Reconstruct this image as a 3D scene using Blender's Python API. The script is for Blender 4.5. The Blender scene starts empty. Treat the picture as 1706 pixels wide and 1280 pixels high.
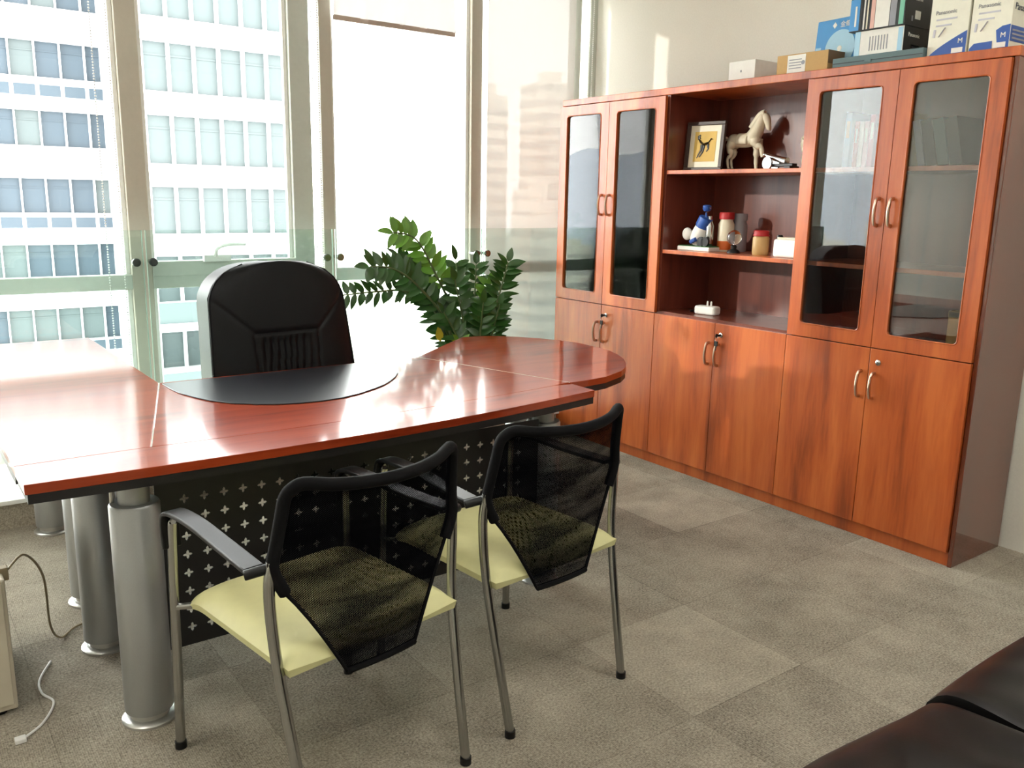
import bpy, math, random
from mathutils import Vector, Matrix, Euler
random.seed(7)
SC = bpy.context.scene
COL = SC.collection
PI = math.pi
R = math.radians

# ------------------------------------------------------------------ camera
cd = bpy.data.cameras.new('camera'); cam = bpy.data.objects.new('camera', cd); COL.objects.link(cam)
YAW, PITCH, ROLL = 0.63613, 0.21231, 0.01934
fw = Vector((math.sin(YAW) * math.cos(PITCH), math.cos(YAW) * math.cos(PITCH), -math.sin(PITCH)))
rt = Vector((math.cos(YAW), -math.sin(YAW), 0)); up = rt.cross(fw)
r2 = rt * math.cos(ROLL) + up * math.sin(ROLL); u2 = -rt * math.sin(ROLL) + up * math.cos(ROLL)
m = Matrix((r2, u2, -fw)).transposed().to_4x4(); m.translation = Vector((-3.395, -1.567, 1.438))
cam.matrix_world = m
cd.sensor_width = 36; cd.sensor_fit = 'HORIZONTAL'; cd.lens = 1436.45 / 1706 * 36
cd.clip_start = .05; cd.clip_end = 4000
SC.camera = cam

# ------------------------------------------------------------------ sky, sun, lamps, exposure
SKY = 6.5
wd = bpy.data.worlds.new('overcast_sky'); SC.world = wd; wd.use_nodes = True
wn = wd.node_tree.nodes; wl = wd.node_tree.links
bg = wn['Background']; bg.inputs['Color'].default_value = (1, .985, .965, 1); bg.inputs['Strength'].default_value = SKY

def light(name, kind, loc, energy, color=(1, 1, 1), size=1, size_y=None, aim=None):
    l = bpy.data.lights.new(name, kind); l.energy = energy; l.color = color
    o = bpy.data.objects.new(name, l); COL.objects.link(o); o.location = loc
    if kind == 'AREA':
        l.size = size
        if size_y: l.shape = 'RECTANGLE'; l.size_y = size_y
    if aim is not None: o.rotation_euler = Vector(aim).to_track_quat('-Z', 'Y').to_euler()
    return o
sun = light('sun_light', 'SUN', (-20, 14, 9), 4.2, (1, .93, .84), aim=(.86, -.47, -.215)); sun.data.angle = R(1.2)
po = light('window_daylight_portal', 'AREA', (-1.9, 3.3, 1.5), 1, size=5.4, size_y=2.8, aim=(0, -1, 0))
po.data.cycles.is_portal = True
SC.view_settings.view_transform = 'Standard'; SC.view_settings.look = 'None'
SC.view_settings.gamma = 1; SC.view_settings.use_curve_mapping = False
SC.view_settings.exposure = 1.42
SC.cycles.max_bounces = 10; SC.cycles.diffuse_bounces = 5; SC.cycles.transparent_max_bounces = 24
SC.cycles.sample_clamp_indirect = 6

# ------------------------------------------------------------------ helpers
class MB:
    """collects shapes and links them as ONE mesh object"""
    def __init__(s): s.v = []; s.f = []; s.mi = []; s.cur = 0
    def add(s, vs, fs, M=None):
        b = len(s.v)
        s.v += [tuple(M @ Vector(v)) if M else tuple(v) for v in vs]
        s.f += [tuple(i + b for i in f) for f in fs]; s.mi += [s.cur] * len(fs); return s
    def box(s, x0, x1, y0, y1, z0, z1, M=None):
        v = [(x0, y0, z0), (x1, y0, z0), (x1, y1, z0), (x0, y1, z0), (x0, y0, z1), (x1, y0, z1), (x1, y1, z1), (x0, y1, z1)]
        return s.add(v, [(0, 3, 2, 1), (4, 5, 6, 7), (0, 1, 5, 4), (1, 2, 6, 5), (2, 3, 7, 6), (3, 0, 4, 7)], M)
    def quad(s, a, b, c, d): return s.add([a, b, c, d], [(0, 1, 2, 3)])
    def prism(s, poly, z0, z1, M=None):
        n = len(poly); v = [(x, y, z0) for x, y in poly] + [(x, y, z1) for x, y in poly]
        f = [tuple(range(n - 1, -1, -1)), tuple(range(n, 2 * n))] + [(i, (i + 1) % n, (i + 1) % n + n, i + n) for i in range(n)]
        return s.add(v, f, M)
    def tube(s, pts, r, n=10, closed=False, flat=1.0, M=None):
        P = [Vector(p) for p in pts]; k = len(P); rs = r if isinstance(r, (list, tuple)) else [r] * k
        T = []
        for i in range(k):
            a = P[(i - 1) % k] if closed or i else P[i]; b = P[(i + 1) % k] if closed or i < k - 1 else P[i]
            T.append((b - a).normalized())
        ref = Vector((0, 0, 1)) if abs(T[0].z) < .9 else Vector((1, 0, 0))
        nx = T[0].cross(ref).normalized(); vs = []; fs = []
        for i in range(k):
            nx = (nx - T[i] * nx.dot(T[i])).normalized(); ny = T[i].cross(nx)
            for j in range(n):
                a = 2 * PI * j / n; vs.append(P[i] + (nx * math.cos(a) + ny * math.sin(a) * flat) * rs[i])
        for i in range(k if closed else k - 1):
            for j in range(n):
                a = i * n + j; b = i * n + (j + 1) % n; c = ((i + 1) % k) * n + (j + 1) % n; d = ((i + 1) % k) * n + j
                fs.append((a, b, c, d))
        if not closed: fs += [tuple(range(n - 1, -1, -1)), tuple(range((k - 1) * n, k * n))]
        return s.add(vs, fs, M)
    def lathe(s, prof, n=24, o=(0, 0, 0), M=None):
        vs = []; fs = []; k = len(prof)
        for r, z in prof:
            for j in range(n):
                a = 2 * PI * j / n; vs.append((o[0] + r * math.cos(a), o[1] + r * math.sin(a), o[2] + z))
        for i in range(k - 1):
            for j in range(n): fs.append((i * n + j, i * n + (j + 1) % n, (i + 1) * n + (j + 1) % n, (i + 1) * n + j))
        fs += [tuple(range(n - 1, -1, -1)), tuple(range((k - 1) * n, k * n))]
        return s.add(vs, fs, M)
    def ball(s, c, r, n=12, sc=(1, 1, 1), M=None):
        pr = [(max(1e-4, math.sin(PI * i / n)) , -math.cos(PI * i / n)) for i in range(n + 1)]
        M2 = (M or Matrix()) @ Matrix.Translation(c) @ Matrix.Diagonal((r * sc[0], r * sc[1], r * sc[2], 1))
        return s.lathe(pr, n * 2 if n < 10 else 20, M=M2)
    def grid(s, fn, nu, nv, closed_u=False):
        vs = [fn(i / (nu if closed_u else nu - 1), j / (nv - 1)) for j in range(nv) for i in range(nu)]
        fs = [(j * nu + i, j * nu + (i + 1) % nu, (j + 1) * nu + (i + 1) % nu, (j + 1) * nu + i) for j in range(nv - 1) for i in range(nu if closed_u else nu - 1)]
        return s.add(vs, fs)
    def build(s, name, mat, parent=None, smooth=False, bevel=0, seg=2, solid=0, sub=0, loc=None, rot=None):
        me = bpy.data.meshes.new(name); me.from_pydata(s.v, [], s.f)
        for mm in (mat if isinstance(mat, (list, tuple)) else [mat]): me.materials.append(mm)
        for p, i in zip(me.polygons, s.mi): p.material_index = i
        if smooth:
            for p in me.polygons: p.use_smooth = True
            try: me.set_sharp_from_angle(angle=R(42))
            except Exception: pass
        me.update()
        o = bpy.data.objects.new(name, me); COL.objects.link(o)
        if parent: o.parent = parent
        if loc: o.location = loc
        if rot: o.rotation_euler = rot
        if solid: md = o.modifiers.new('solid', 'SOLIDIFY'); md.thickness = solid; md.offset = 0
        if bevel: md = o.modifiers.new('bevel', 'BEVEL'); md.width = bevel; md.segments = seg; md.limit_method = 'ANGLE'; md.angle_limit = R(35)
        if sub: md = o.modifiers.new('sub', 'SUBSURF'); md.levels = sub; md.render_levels = sub
        return o
def tag(o, label=None, cat=None, group=None, kind=None):
    if label: o['label'] = label
    if cat: o['category'] = cat
    if group: o['group'] = group
    if kind: o['kind'] = kind
    return o
def thing(name, label, cat, loc=(0, 0, 0), rz=0, group=None, kind=None, rot=None):
    o = bpy.data.objects.new(name, None); COL.objects.link(o); o.empty_display_size = .1
    o.location = loc; o.rotation_euler = rot if rot else (0, 0, rz)
    return tag(o, label, cat, group, kind)
def dup(root, label=None, loc=None, rz=None):
    def cp(o, par):
        c = o.copy(); COL.objects.link(c)
        if par: c.parent = par
        for ch in [x for x in bpy.data.objects if x.parent == o]: cp(ch, c)
        return c
    r = cp(root, root.parent)
    if label: r['label'] = label
    if loc is not None: r.location = loc
    if rz is not None: r.rotation_euler = (0, 0, rz)
    return r
def arc(cx, cy, r, a0, a1, n): return [(cx + r * math.cos(R(a0 + (a1 - a0) * i / n)), cy + r * math.sin(R(a0 + (a1 - a0) * i / n))) for i in range(n + 1)]
def rrect(x0, x1, y0, y1, r, n=5):
    return arc(x1 - r, y0 + r, r, -90, 0, n) + arc(x1 - r, y1 - r, r, 0, 90, n) + arc(x0 + r, y1 - r, r, 90, 180, n) + arc(x0 + r, y0 + r, r, 180, 270, n)
def smooth_path(pts, n=6):
    P = [Vector(p) for p in pts]; out = []
    for i in range(len(P) - 1):
        p0 = P[max(i - 1, 0)]; p1 = P[i]; p2 = P[i + 1]; p3 = P[min(i + 2, len(P) - 1)]
        for k in range(n):
            t = k / n
            out.append(.5 * ((2 * p1) + (p2 - p0) * t + (2 * p0 - 5 * p1 + 4 * p2 - p3) * t * t + (3 * p1 - p0 - 3 * p2 + p3) * t ** 3))
    out.append(P[-1]); return out
def text(name, body, size, mat, parent, M, depth=.0006, align='LEFT'):
    c = bpy.data.curves.new(name, 'FONT'); c.body = body; c.size = size; c.extrude = depth; c.align_x = align
    t = bpy.data.objects.new('tmp', c); COL.objects.link(t)
    bpy.context.view_layer.update()
    me = bpy.data.meshes.new_from_object(t.evaluated_get(bpy.context.evaluated_depsgraph_get()))
    bpy.data.objects.remove(t); me.name = name; me.materials.clear(); me.materials.append(mat)
    o = bpy.data.objects.new(name, me); COL.objects.link(o); o.parent = parent; o.matrix_local = M
    return o

# ------------------------------------------------------------------ materials
def srgb(r, g, b):
    f = lambda c: (c / 255 / 12.92) if c / 255 <= .04045 else ((c / 255 + .055) / 1.055) ** 2.4
    return (f(r), f(g), f(b), 1)
def mat(name, col, rough=.5, metal=0, spec=.5, coat=0, bump=None, emit=0):
    m = bpy.data.materials.new(name); m.use_nodes = True; nt = m.node_tree; b = nt.nodes['Principled BSDF']
    b.inputs['Base Color'].default_value = srgb(*col); b.inputs['Roughness'].default_value = rough
    b.inputs['Metallic'].default_value = metal; b.inputs['Specular IOR Level'].default_value = spec
    b.inputs['Coat Weight'].default_value = coat; b.inputs['Coat Roughness'].default_value = .04
    if emit: b.inputs['Emission Color'].default_value = srgb(*col); b.inputs['Emission Strength'].default_value = emit
    # gentle procedural variation on every surface
    tc = nt.nodes.new('ShaderNodeTexCoord'); nz = nt.nodes.new('ShaderNodeTexNoise'); nz.inputs['Scale'].default_value = (bump or (40, 0))[0]
    nz.inputs['Detail'].default_value = 4
    nt.links.new(tc.outputs['Object'], nz.inputs['Vector'])
    if bump:
        bp = nt.nodes.new('ShaderNodeBump'); bp.inputs['Strength'].default_value = bump[1]; bp.inputs['Distance'].default_value = bump[2] if len(bump) > 2 else .002
        nt.links.new(nz.outputs['Fac'], bp.inputs['Height']); nt.links.new(bp.outputs['Normal'], b.inputs['Normal'])
    mx = nt.nodes.new('ShaderNodeMixRGB'); mx.blend_type = 'MULTIPLY'; mx.inputs['Fac'].default_value = .12
    mx.inputs['Color1'].default_value = srgb(*col); nt.links.new(nz.outputs['Fac'], mx.inputs['Color2'])
    nt.links.new(mx.outputs['Color'], b.inputs['Base Color'])
    return m
def wood(name, dark, mid, lite, rough, coat, axis='z', scale=1.0, coatr=.05, spec=.5):
    m = bpy.data.materials.new(name); m.use_nodes = True; nt = m.node_tree; b = nt.nodes['Principled BSDF']; L = nt.links.new
    tc = nt.nodes.new('ShaderNodeTexCoord'); mp = nt.nodes.new('ShaderNodeMapping'); L(tc.outputs['Object'], mp.inputs['Vector'])
    s = {'z': (7, 7, .7), 'x': (.7, 7, 7), 'y': (7, .7, 7)}[axis]; mp.inputs['Scale'].default_value = [k * scale for k in s]
    n1 = nt.nodes.new('ShaderNodeTexNoise'); n1.inputs['Scale'].default_value = 1.6; n1.inputs['Detail'].default_value = 6; n1.inputs['Distortion'].default_value = .6
    L(mp.outputs['Vector'], n1.inputs['Vector'])
    n2 = nt.nodes.new('ShaderNodeTexNoise'); n2.inputs['Scale'].default_value = 14; n2.inputs['Detail'].default_value = 3
    L(mp.outputs['Vector'], n2.inputs['Vector'])
    ad = nt.nodes.new('ShaderNodeMath'); ad.operation = 'MULTIPLY_ADD'; ad.inputs[1].default_value = .22; L(n2.outputs['Fac'], ad.inputs[0]); L(n1.outputs['Fac'], ad.inputs[2])
    cr = nt.nodes.new('ShaderNodeValToRGB'); e = cr.color_ramp.elements
    e[0].position = .40; e[0].color = srgb(*dark); e[1].position = .78; e[1].color = srgb(*lite)
    k = e.new(.56); k.color = srgb(*mid)
    L(ad.outputs[0], cr.inputs['Fac']); L(cr.outputs['Color'], b.inputs['Base Color'])
    b.inputs['Roughness'].default_value = rough; b.inputs['Coat Weight'].default_value = coat; b.inputs['Coat Roughness'].default_value = coatr; b.inputs['Specular IOR Level'].default_value = spec
    return m
def glass(name, tint=(1, 1, 1), refl=1.0, ior=1.5):
    m = bpy.data.materials.new(name); m.use_nodes = True; nt = m.node_tree; nt.nodes.clear(); L = nt.links.new
    o = nt.nodes.new('ShaderNodeOutputMaterial'); t = nt.nodes.new('ShaderNodeBsdfTransparent'); t.inputs['Color'].default_value = (*tint, 1)
    g = nt.nodes.new('ShaderNodeBsdfGlossy'); g.inputs['Roughness'].default_value = 0.0
    f = nt.nodes.new('ShaderNodeFresnel'); f.inputs['IOR'].default_value = ior
    k = nt.nodes.new('ShaderNodeMath'); k.operation = 'MULTIPLY'; k.inputs[1].default_value = refl; k.use_clamp = True
    mx = nt.nodes.new('ShaderNodeMixShader'); L(f.outputs[0], k.inputs[0]); L(k.outputs[0], mx.inputs[0]); L(t.outputs[0], mx.inputs[1]); L(g.outputs[0], mx.inputs[2]); L(mx.outputs[0], o.inputs['Surface'])
    return m
def clear_glass(name, col=(255, 255, 255)):
    m = bpy.data.materials.new(name); m.use_nodes = True; b = m.node_tree.nodes['Principled BSDF']
    b.inputs['Base Color'].default_value = srgb(*col); b.inputs['Transmission Weight'].default_value = 1; b.inputs['Roughness'].default_value = .03
    return m
def fabric_alpha(name, col, alpha, scale=None, translucent=0, rough=.8):
    m = bpy.data.materials.new(name); m.use_nodes = True; nt = m.node_tree; nt.nodes.clear(); L = nt.links.new
    o = nt.nodes.new('ShaderNodeOutputMaterial'); t = nt.nodes.new('ShaderNodeBsdfTransparent')
    d = nt.nodes.new('ShaderNodeBsdfDiffuse'); d.inputs['Color'].default_value = srgb(*col); base = d
    if translucent:
        tr = nt.nodes.new('ShaderNodeBsdfTranslucent'); tr.inputs['Color'].default_value = srgb(*col)
        mt = nt.nodes.new('ShaderNodeMixShader'); mt.inputs[0].default_value = translucent; L(d.outputs[0], mt.inputs[1]); L(tr.outputs[0], mt.inputs[2]); base = mt
    mx = nt.nodes.new('ShaderNodeMixShader'); L(t.outputs[0], mx.inputs[1]); L(base.outputs[0], mx.inputs[2]); L(mx.outputs[0], o.inputs['Surface'])
    mx.inputs[0].default_value = alpha
    if scale:
        tc = nt.nodes.new('ShaderNodeTexCoord'); sp = nt.nodes.new('ShaderNodeSeparateXYZ'); L(tc.outputs['Object'], sp.inputs[0])
        sn = []
        for ax in (0, 2):
            a = nt.nodes.new('ShaderNodeMath'); a.operation = 'MULTIPLY'; a.inputs[1].default_value = scale; L(sp.outputs[ax], a.inputs[0])
            b = nt.nodes.new('ShaderNodeMath'); b.operation = 'SINE'; L(a.outputs[0], b.inputs[0]); sn.append(b)
        p = nt.nodes.new('ShaderNodeMath'); p.operation = 'MULTIPLY'; L(sn[0].outputs[0], p.inputs[0]); L(sn[1].outputs[0], p.inputs[1])
        c = nt.nodes.new('ShaderNodeMath'); c.operation = 'LESS_THAN'; c.inputs[1].default_value = .42
        nz = nt.nodes.new('ShaderNodeTexNoise'); nz.inputs['Scale'].default_value = 9; mpp = nt.nodes.new('ShaderNodeMapping'); mpp.inputs['Scale'].default_value = (.6, 1, 2.2); L(tc.outputs['Object'], mpp.inputs[0]); L(mpp.outputs[0], nz.inputs['Vector'])
        mr = nt.nodes.new('ShaderNodeMapRange'); mr.inputs[1].default_value = .38; mr.inputs[2].default_value = .68; mr.inputs[3].default_value = .90; mr.inputs[4].default_value = .55; L(nz.outputs['Fac'], mr.inputs[0]); L(mr.outputs[0], c.inputs[1]); L(p.outputs[0], c.inputs[0]); L(c.outputs[0], mx.inputs[0])
    return m
def carpet():
    m = bpy.data.materials.new('carpet_tiles'); m.use_nodes = True; nt = m.node_tree; b = nt.nodes['Principled BSDF']; L = nt.links.new
    N = lambda t: nt.nodes.new('ShaderNode' + t)
    def math_(op, a, b_=None, c=None):
        n = N('Math'); n.operation = op
        for i, v in enumerate((a, b_, c)):
            if v is None: continue
            if isinstance(v, (int, float)): n.inputs[i].default_value = v
            else: L(v, n.inputs[i])
        return n.outputs[0]
    tc = N('TexCoord'); mp = N('Mapping'); mp.inputs['Location'].default_value = (.15, .11, 0); L(tc.outputs['Object'], mp.inputs['Vector'])
    sp = N('SeparateXYZ'); L(mp.outputs[0], sp.inputs[0]); x, y = sp.outputs[0], sp.outputs[1]
    T = .5
    fx, fy = math_('FLOOR', math_('DIVIDE', x, T)), math_('FLOOR', math_('DIVIDE', y, T))
    cb = N('CombineXYZ'); L(fx, cb.inputs[0]); L(fy, cb.inputs[1])
    wn_ = N('TexWhiteNoise'); wn_.noise_dimensions = '2D'; L(cb.outputs[0], wn_.inputs['Vector'])
    par = math_('GREATER_THAN', wn_.outputs['Value'], .5)
    rx = math_('SINE', math_('MULTIPLY', x, 1150)); ry = math_('SINE', math_('MULTIPLY', y, 1150))
    rib = math_('ADD', math_('MULTIPLY', rx, par), math_('MULTIPLY', ry, math_('SUBTRACT', 1, par)))
    n1 = N('TexNoise'); n1.inputs['Scale'].default_value = 140; n1.inputs['Detail'].default_value = 5; n1.inputs['Roughness'].default_value = .8; L(tc.outputs['Object'], n1.inputs['Vector'])
    n2 = N('TexNoise'); n2.inputs['Scale'].default_value = 3.2; n2.inputs['Detail'].default_value = 8; n2.inputs['Roughness'].default_value = .7; L(tc.outputs['Object'], n2.inputs['Vector'])
    # seams
    mod = lambda v: math_('ABSOLUTE', math_('SUBTRACT', math_('FRACT', math_('DIVIDE', v, T)), .5))
    seam = math_('GREATER_THAN', math_('MAXIMUM', mod(x), mod(y)), .4955)
    f = math_('ADD', math_('MULTIPLY', n1.outputs['Fac'], 1.9), math_('MULTIPLY', rib, .06))
    f = math_('SUBTRACT', f, .05); f = math_('ADD', f, math_('MULTIPLY', n2.outputs['Fac'], .8)); f = math_('ADD', f, math_('MULTIPLY', wn_.outputs['Value'], .2))
    f = math_('SUBTRACT', f, math_('MULTIPLY', seam, .10))
    cr = N('ValToRGB'); e = cr.color_ramp.elements; e[0].position = .0; e[1].position = 1
    mr = N('MapRange'); mr.inputs[1].default_value = 1.02; mr.inputs[2].default_value = 1.86; L(f, mr.inputs[0]); L(mr.outputs[0], cr.inputs[0])
    e[0].color = srgb(90, 83, 74); e[1].color = srgb(204, 195, 178)
    L(cr.outputs[0], b.inputs['Base Color']); b.inputs['Roughness'].default_value = .95; b.inputs['Specular IOR Level'].default_value = .15
    bp = N('Bump'); bp.inputs['Strength'].default_value = .5; bp.inputs['Distance'].default_value = .003; L(f, bp.inputs['Height']); L(bp.outputs[0], b.inputs['Normal'])
    return m

M = {}
M['cherry_side_shaded'] = wood('cherry_side_panel_shaded', (84, 36, 20), (104, 46, 26), (120, 58, 34), .12, 1.0, 'z', coatr=.03)  # same cherry darkened: shade of the side turned away from the windows
M['carpet'] = carpet()
M['wall'] = mat('wall_paint', (243, 240, 230), .7, bump=(120, .05))
M['ceil'] = mat('ceiling_paint', (246, 246, 242), .8)
M['taupe'] = mat('mullion_taupe', (190, 184, 170), .5)
M['greyframe'] = mat('frame_grey_green', (198, 203, 194), .5)
M['whiteframe'] = mat('frame_white', (240, 240, 236), .45)
M['cabinet'] = wood('cherry_veneer', (138, 60, 22), (176, 82, 32), (196, 102, 46), .32, .5, 'z', coatr=.16)
M['cabinet_in_shaded'] = wood('cherry_inner_panel_shaded', (82, 36, 26), (102, 46, 32), (116, 56, 40), .30, .4, 'z', coatr=.2)  # inner cherry darkened to carry the shade inside the bays
M['deskwood'] = wood('mahogany_desk_veneer', (120, 40, 18), (146, 54, 26), (162, 66, 34), .3, .80, 'x', coatr=.10, spec=.05)
M['deskblack'] = mat('desk_black_edge', (22, 21, 22), .4)
M['silver'] = mat('silver_paint', (168, 170, 170), .38, .55, bump=(300, .03))
M['chrome'] = mat('chrome', (190, 190, 188), .18, 1)
M['steel'] = mat('grey_steel_tube', (176, 177, 175), .22, 1)
M['brass'] = mat('brass', (200, 160, 90), .25, 1)
M['blackmetal'] = mat('black_metal', (14, 14, 16), .45)
M['blackplastic'] = mat('black_plastic', (15, 16, 18), .42, spec=.35)
M['leather'] = mat('black_leather', (5, 8, 12), .44, spec=.22, bump=(260, .18, .001))
M['sofaleather'] = mat('sofa_leather', (14, 12, 13), .36, spec=.35, bump=(180, .15, .001))
M['pad'] = mat('desk_pad_leatherette', (40, 41, 48), .28, bump=(300, .1, .001))
M['lime'] = mat('lime_vinyl', (220, 217, 162), .5, bump=(30, .1, .003))
M['mesh'] = fabric_alpha('mesh_fabric', (10, 11, 14), .7, scale=1500)
M['blackfab'] = mat('black_fabric', (9, 9, 12), .85, spec=.2)
M['pane'] = glass('window_glass', (.97, .985, .98), .8)
M['balglass'] = glass('balustrade_glass', (.91, .965, .945), .9)
M['glassedge'] = mat('glass_edge_green', (176, 208, 196), .2)
M['doorglass'] = glass('door_glass', (.92, .94, .94), 1.7)
M['blind'] = fabric_alpha('roller_blind_fabric', (233, 231, 230), .966, translucent=.036)
M['blindrail'] = mat('blind_rail', (190, 172, 160), .5)
M['bead'] = mat('bead_white', (236, 236, 234), .4)
M['leaf'] = mat('leaf_green', (44, 84, 30), .28, spec=.5, bump=(30, .1))
M['leaf2'] = mat('leaf_bright_green', (96, 142, 44), .35)
M['leafy'] = mat('leaf_yellow', (190, 168, 40), .4)
M['stem'] = mat('stem_green', (86, 104, 62), .5)
M['soil'] = mat('soil', (50, 38, 30), .95, bump=(60, .6, .01))
M['pot'] = mat('pot_ceramic', (196, 190, 180), .4)
M['white'] = mat('white_card', (236, 234, 228), .6)
M['cream'] = mat('cream_ceramic', (226, 218, 194), .4)
M['beigebox'] = mat('beige_metal', (206, 197, 178), .5)
M['tan'] = mat('tan_plastic', (148, 134, 104), .5)
M['brown'] = mat('cardboard', (196, 160, 104), .75, bump=(90, .08))
M['brownd'] = mat('cardboard_tape', (120, 92, 60), .6)
M['blue'] = mat('print_blue', (46, 88, 168), .4)
M['skyblue'] = mat('print_sky_blue', (70, 150, 214), .35)
M['navy'] = mat('print_navy', (22, 38, 82), .4)
M['palebl'] = mat('print_pale_blue', (170, 212, 236), .35)
M['black'] = mat('print_black', (20, 22, 26), .35)
M['pink'] = mat('print_pink', (226, 180, 168), .5)
M['mint'] = mat('print_mint', (120, 186, 160), .5)
M['grey'] = mat('print_grey', (150, 152, 160), .5)
M['teal'] = mat('grey_teal_card', (92, 116, 120), .6)
M['yellow'] = mat('print_yellow', (222, 186, 96), .6)
M['red'] = mat('print_red', (186, 42, 44), .5)
M['orange'] = mat('print_orange', (214, 104, 36), .5)
M['frame'] = mat('dark_frame_wood', (52, 28, 20), .45)
M['green'] = mat('green_felt', (50, 96, 52), .8)
M['clear'] = clear_glass('clear_glass')
M['amber'] = mat('preserve_tan', (204, 168, 108), .5)
M['facade'] = mat('tower_white_facade', (172, 174, 176), .6)
M['towerglass'] = mat('tower_window_glass', (50, 60, 68), .4, spec=.15)
M['towerglass2'] = mat('tower_window_glass_green', (66, 74, 75), .4, spec=.15)
M['city'] = mat('city_concrete', (232, 227, 216), .8)
M['cityd'] = mat('city_window_bands', (186, 185, 180), .6)
M['ground'] = mat('city_ground', (206, 210, 200), .9)
M['hill'] = mat('hill_haze_pale', (214, 222, 232), .95)  # near-white base: distance haze put into the hill colour

# ------------------------------------------------------------------ the room
CEIL = 2.85; YW = 3.05; XL = -4.6; YB = -3.4
o = MB().box(XL - .2, 1.0, YB - .2, 3.3, -.12, 0).build('floor', M['carpet']); tag(o, 'grey beige carpet tile floor of the office', 'floor', kind='structure')
o = MB().box(XL - .2, 1.0, YB - .2, 3.3, CEIL, CEIL + .1).build('ceiling', M['ceil']); tag(o, 'white ceiling above the office', 'ceiling', kind='structure')
mb = MB(); mb.prism([(.414, YB), (1.0, YB), (1.0, 3.3), (.667, 3.3), (.667, 1.08), (.414, 1.08)], 0, CEIL)
tag(mb.build('wall_right', M['wall']), 'cream painted wall with a pier behind the bookcase', 'wall', kind='structure')
tag(MB().box(XL - .2, XL, YB, 3.3, 0, CEIL).build('wall_left', M['wall']), 'cream painted side wall left of the desk', 'wall', kind='structure')
tag(MB().box(XL - .2, 1.0, YB - .2, YB, 0, CEIL).build('wall_back', M['wall']), 'cream painted wall behind the sofa', 'wall', kind='structure')
tag(MB().box(XL, .667, 2.53, YW, 0, .115).build('trim_1', [M['carpet']]), 'low carpeted step running along the foot of the windows', 'step', kind='structure')
tag(MB().box(XL, .667, 2.50, YW, .115, .135).build('trim_2', M['whiteframe'], bevel=.004), 'white sill board capping the step under the windows', 'sill', kind='structure')

def window(n, x0, x1, blind_side=False, sash=False):
    w = thing('window_%d' % n, {1: 'tall window left of the executive chair with a grey transom', 2: 'tall window behind the executive chair with an opening sash',
        3: 'tall window behind the potted plant with blown out sky', 4: 'tall window beside the bookcase covered by a lowered blind', 5: 'tall window beyond the left edge of the desk'}[n], 'window', (0, YW, 0), kind='structure')
    f = MB(); f.box(x0, x1, .03, .15, .135, .20); f.box(x0, x1, .03, .15, CEIL - .08, CEIL); f.build('frame', M['whiteframe'], w, bevel=.004)
    zt0, zt1 = .952, 1.027
    t = MB(); t.box(x0, x1, 0, .06, zt0, zt1)
    if sash: t.box(x0, x1, -.008, .055, zt1 - .012, 1.09)
    t.build('transom', M['greyframe'], w, bevel=.004)
    p = MB(); p.box(x0, x1, .045, .053, .20, zt0); p.build('pane', M['pane'], w)
    p = MB(); p.box(x0, x1, .045, .053, zt1 + (.063 if sash else 0), CEIL - .08); p.build('pane', M['pane'], w)
    for xa, xb in ((x0, x0 + .022), (x1 - .022, x1)):
        for za, zb in ((.2, zt0), (zt1, CEIL - .08)): MB().box(xa, xb, .03, .06, za, zb).build('sash', M['whiteframe'], w, bevel=.003)
    return w
w5 = window(5, -4.55, -3.37); w1 = window(1, -3.26, -2.361); w2 = window(2, -2.262, -1.50, sash=True); w3 = window(3, -1.256, -.335); w4 = window(4, -.257, .53)
def post(w, x0, x1, mt, y0=0, y1=.06, z0=.135, name='mullion'):
    MB().box(x0, x1, y0, y1, z0, CEIL - (.37 if name == 'pane' else 0)).build(name, mt, w, bevel=.004)
post(w5, -4.6, -4.55, M['greyframe']); post(w5, -3.37, -3.26, M['greyframe'])
post(w1, -2.361, -2.262, M['taupe'])
post(w2, -1.50, -1.384, M['greyframe']); post(w2, -1.384, -1.326, M['pane'], .045, .053, name='pane'); MB().box(-1.384, -1.326, .0, .06, CEIL - .37, CEIL).build('frame', M['whiteframe'], w2)  # unseen infill added above the gap pane to block a sun strip
post(w3, -1.326, -1.256, M['taupe'])
post(w3, -.335, -.257, M['taupe'])
post(w4, .467, .53, M['greyframe']); post(w4, .53, .606, M['pane'], .045, .053, name='pane'); post(w4, .606, .667, M['greyframe'])
# white window handle on the sash of the second window
h = MB(); h.box(-2.01, -1.87, -.03, -.008, 1.085, 1.118)
h.tube(smooth_path([(-1.95, -.03, 1.11), (-1.95, -.05, 1.15), (-1.90, -.055, 1.172), (-1.80, -.055, 1.175)], 5), .011, 8)
h.build('handle', M['whiteframe'], w2, smooth=True)

def balustrade(x0, x1, label):
    b = thing('glass_balustrade', label, 'balustrade', (0, 2.97, .135), group='glass balustrade panels inside the windows')
    MB().box(x0, x1, -.006, .006, .03, 1.115).build('glass_panel', M['balglass'], b)
    for xa, xb in ((x0 - .0025, x0), (x1, x1 + .0025)): MB().box(xa, xb, -.006, .006, .03, 1.115).build('edge_strip', M['glassedge'], b)
    Mx = Matrix.Rotation(-PI / 2, 4, 'X')
    for x in (x0 + .03, x1 - .03):
        for z in (.18, .958):
            s = MB(); s.lathe([(.010, -.06), (.010, .012), (.021, .012), (.021, .022), (.018, .026)], 16, M=Matrix.Translation((x, .02, z)) @ Matrix.Rotation(PI / 2, 4, 'X'))
            s.build('standoff', M['steel'], b, smooth=True)
balustrade(-3.30, -2.325, 'clear glass barrier panel in front of the window left of the executive chair')
balustrade(-2.305, -1.315, 'clear glass barrier panel directly behind the executive chair')
balustrade(-1.295, -.305, 'clear glass barrier panel behind the potted plant')
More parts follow.
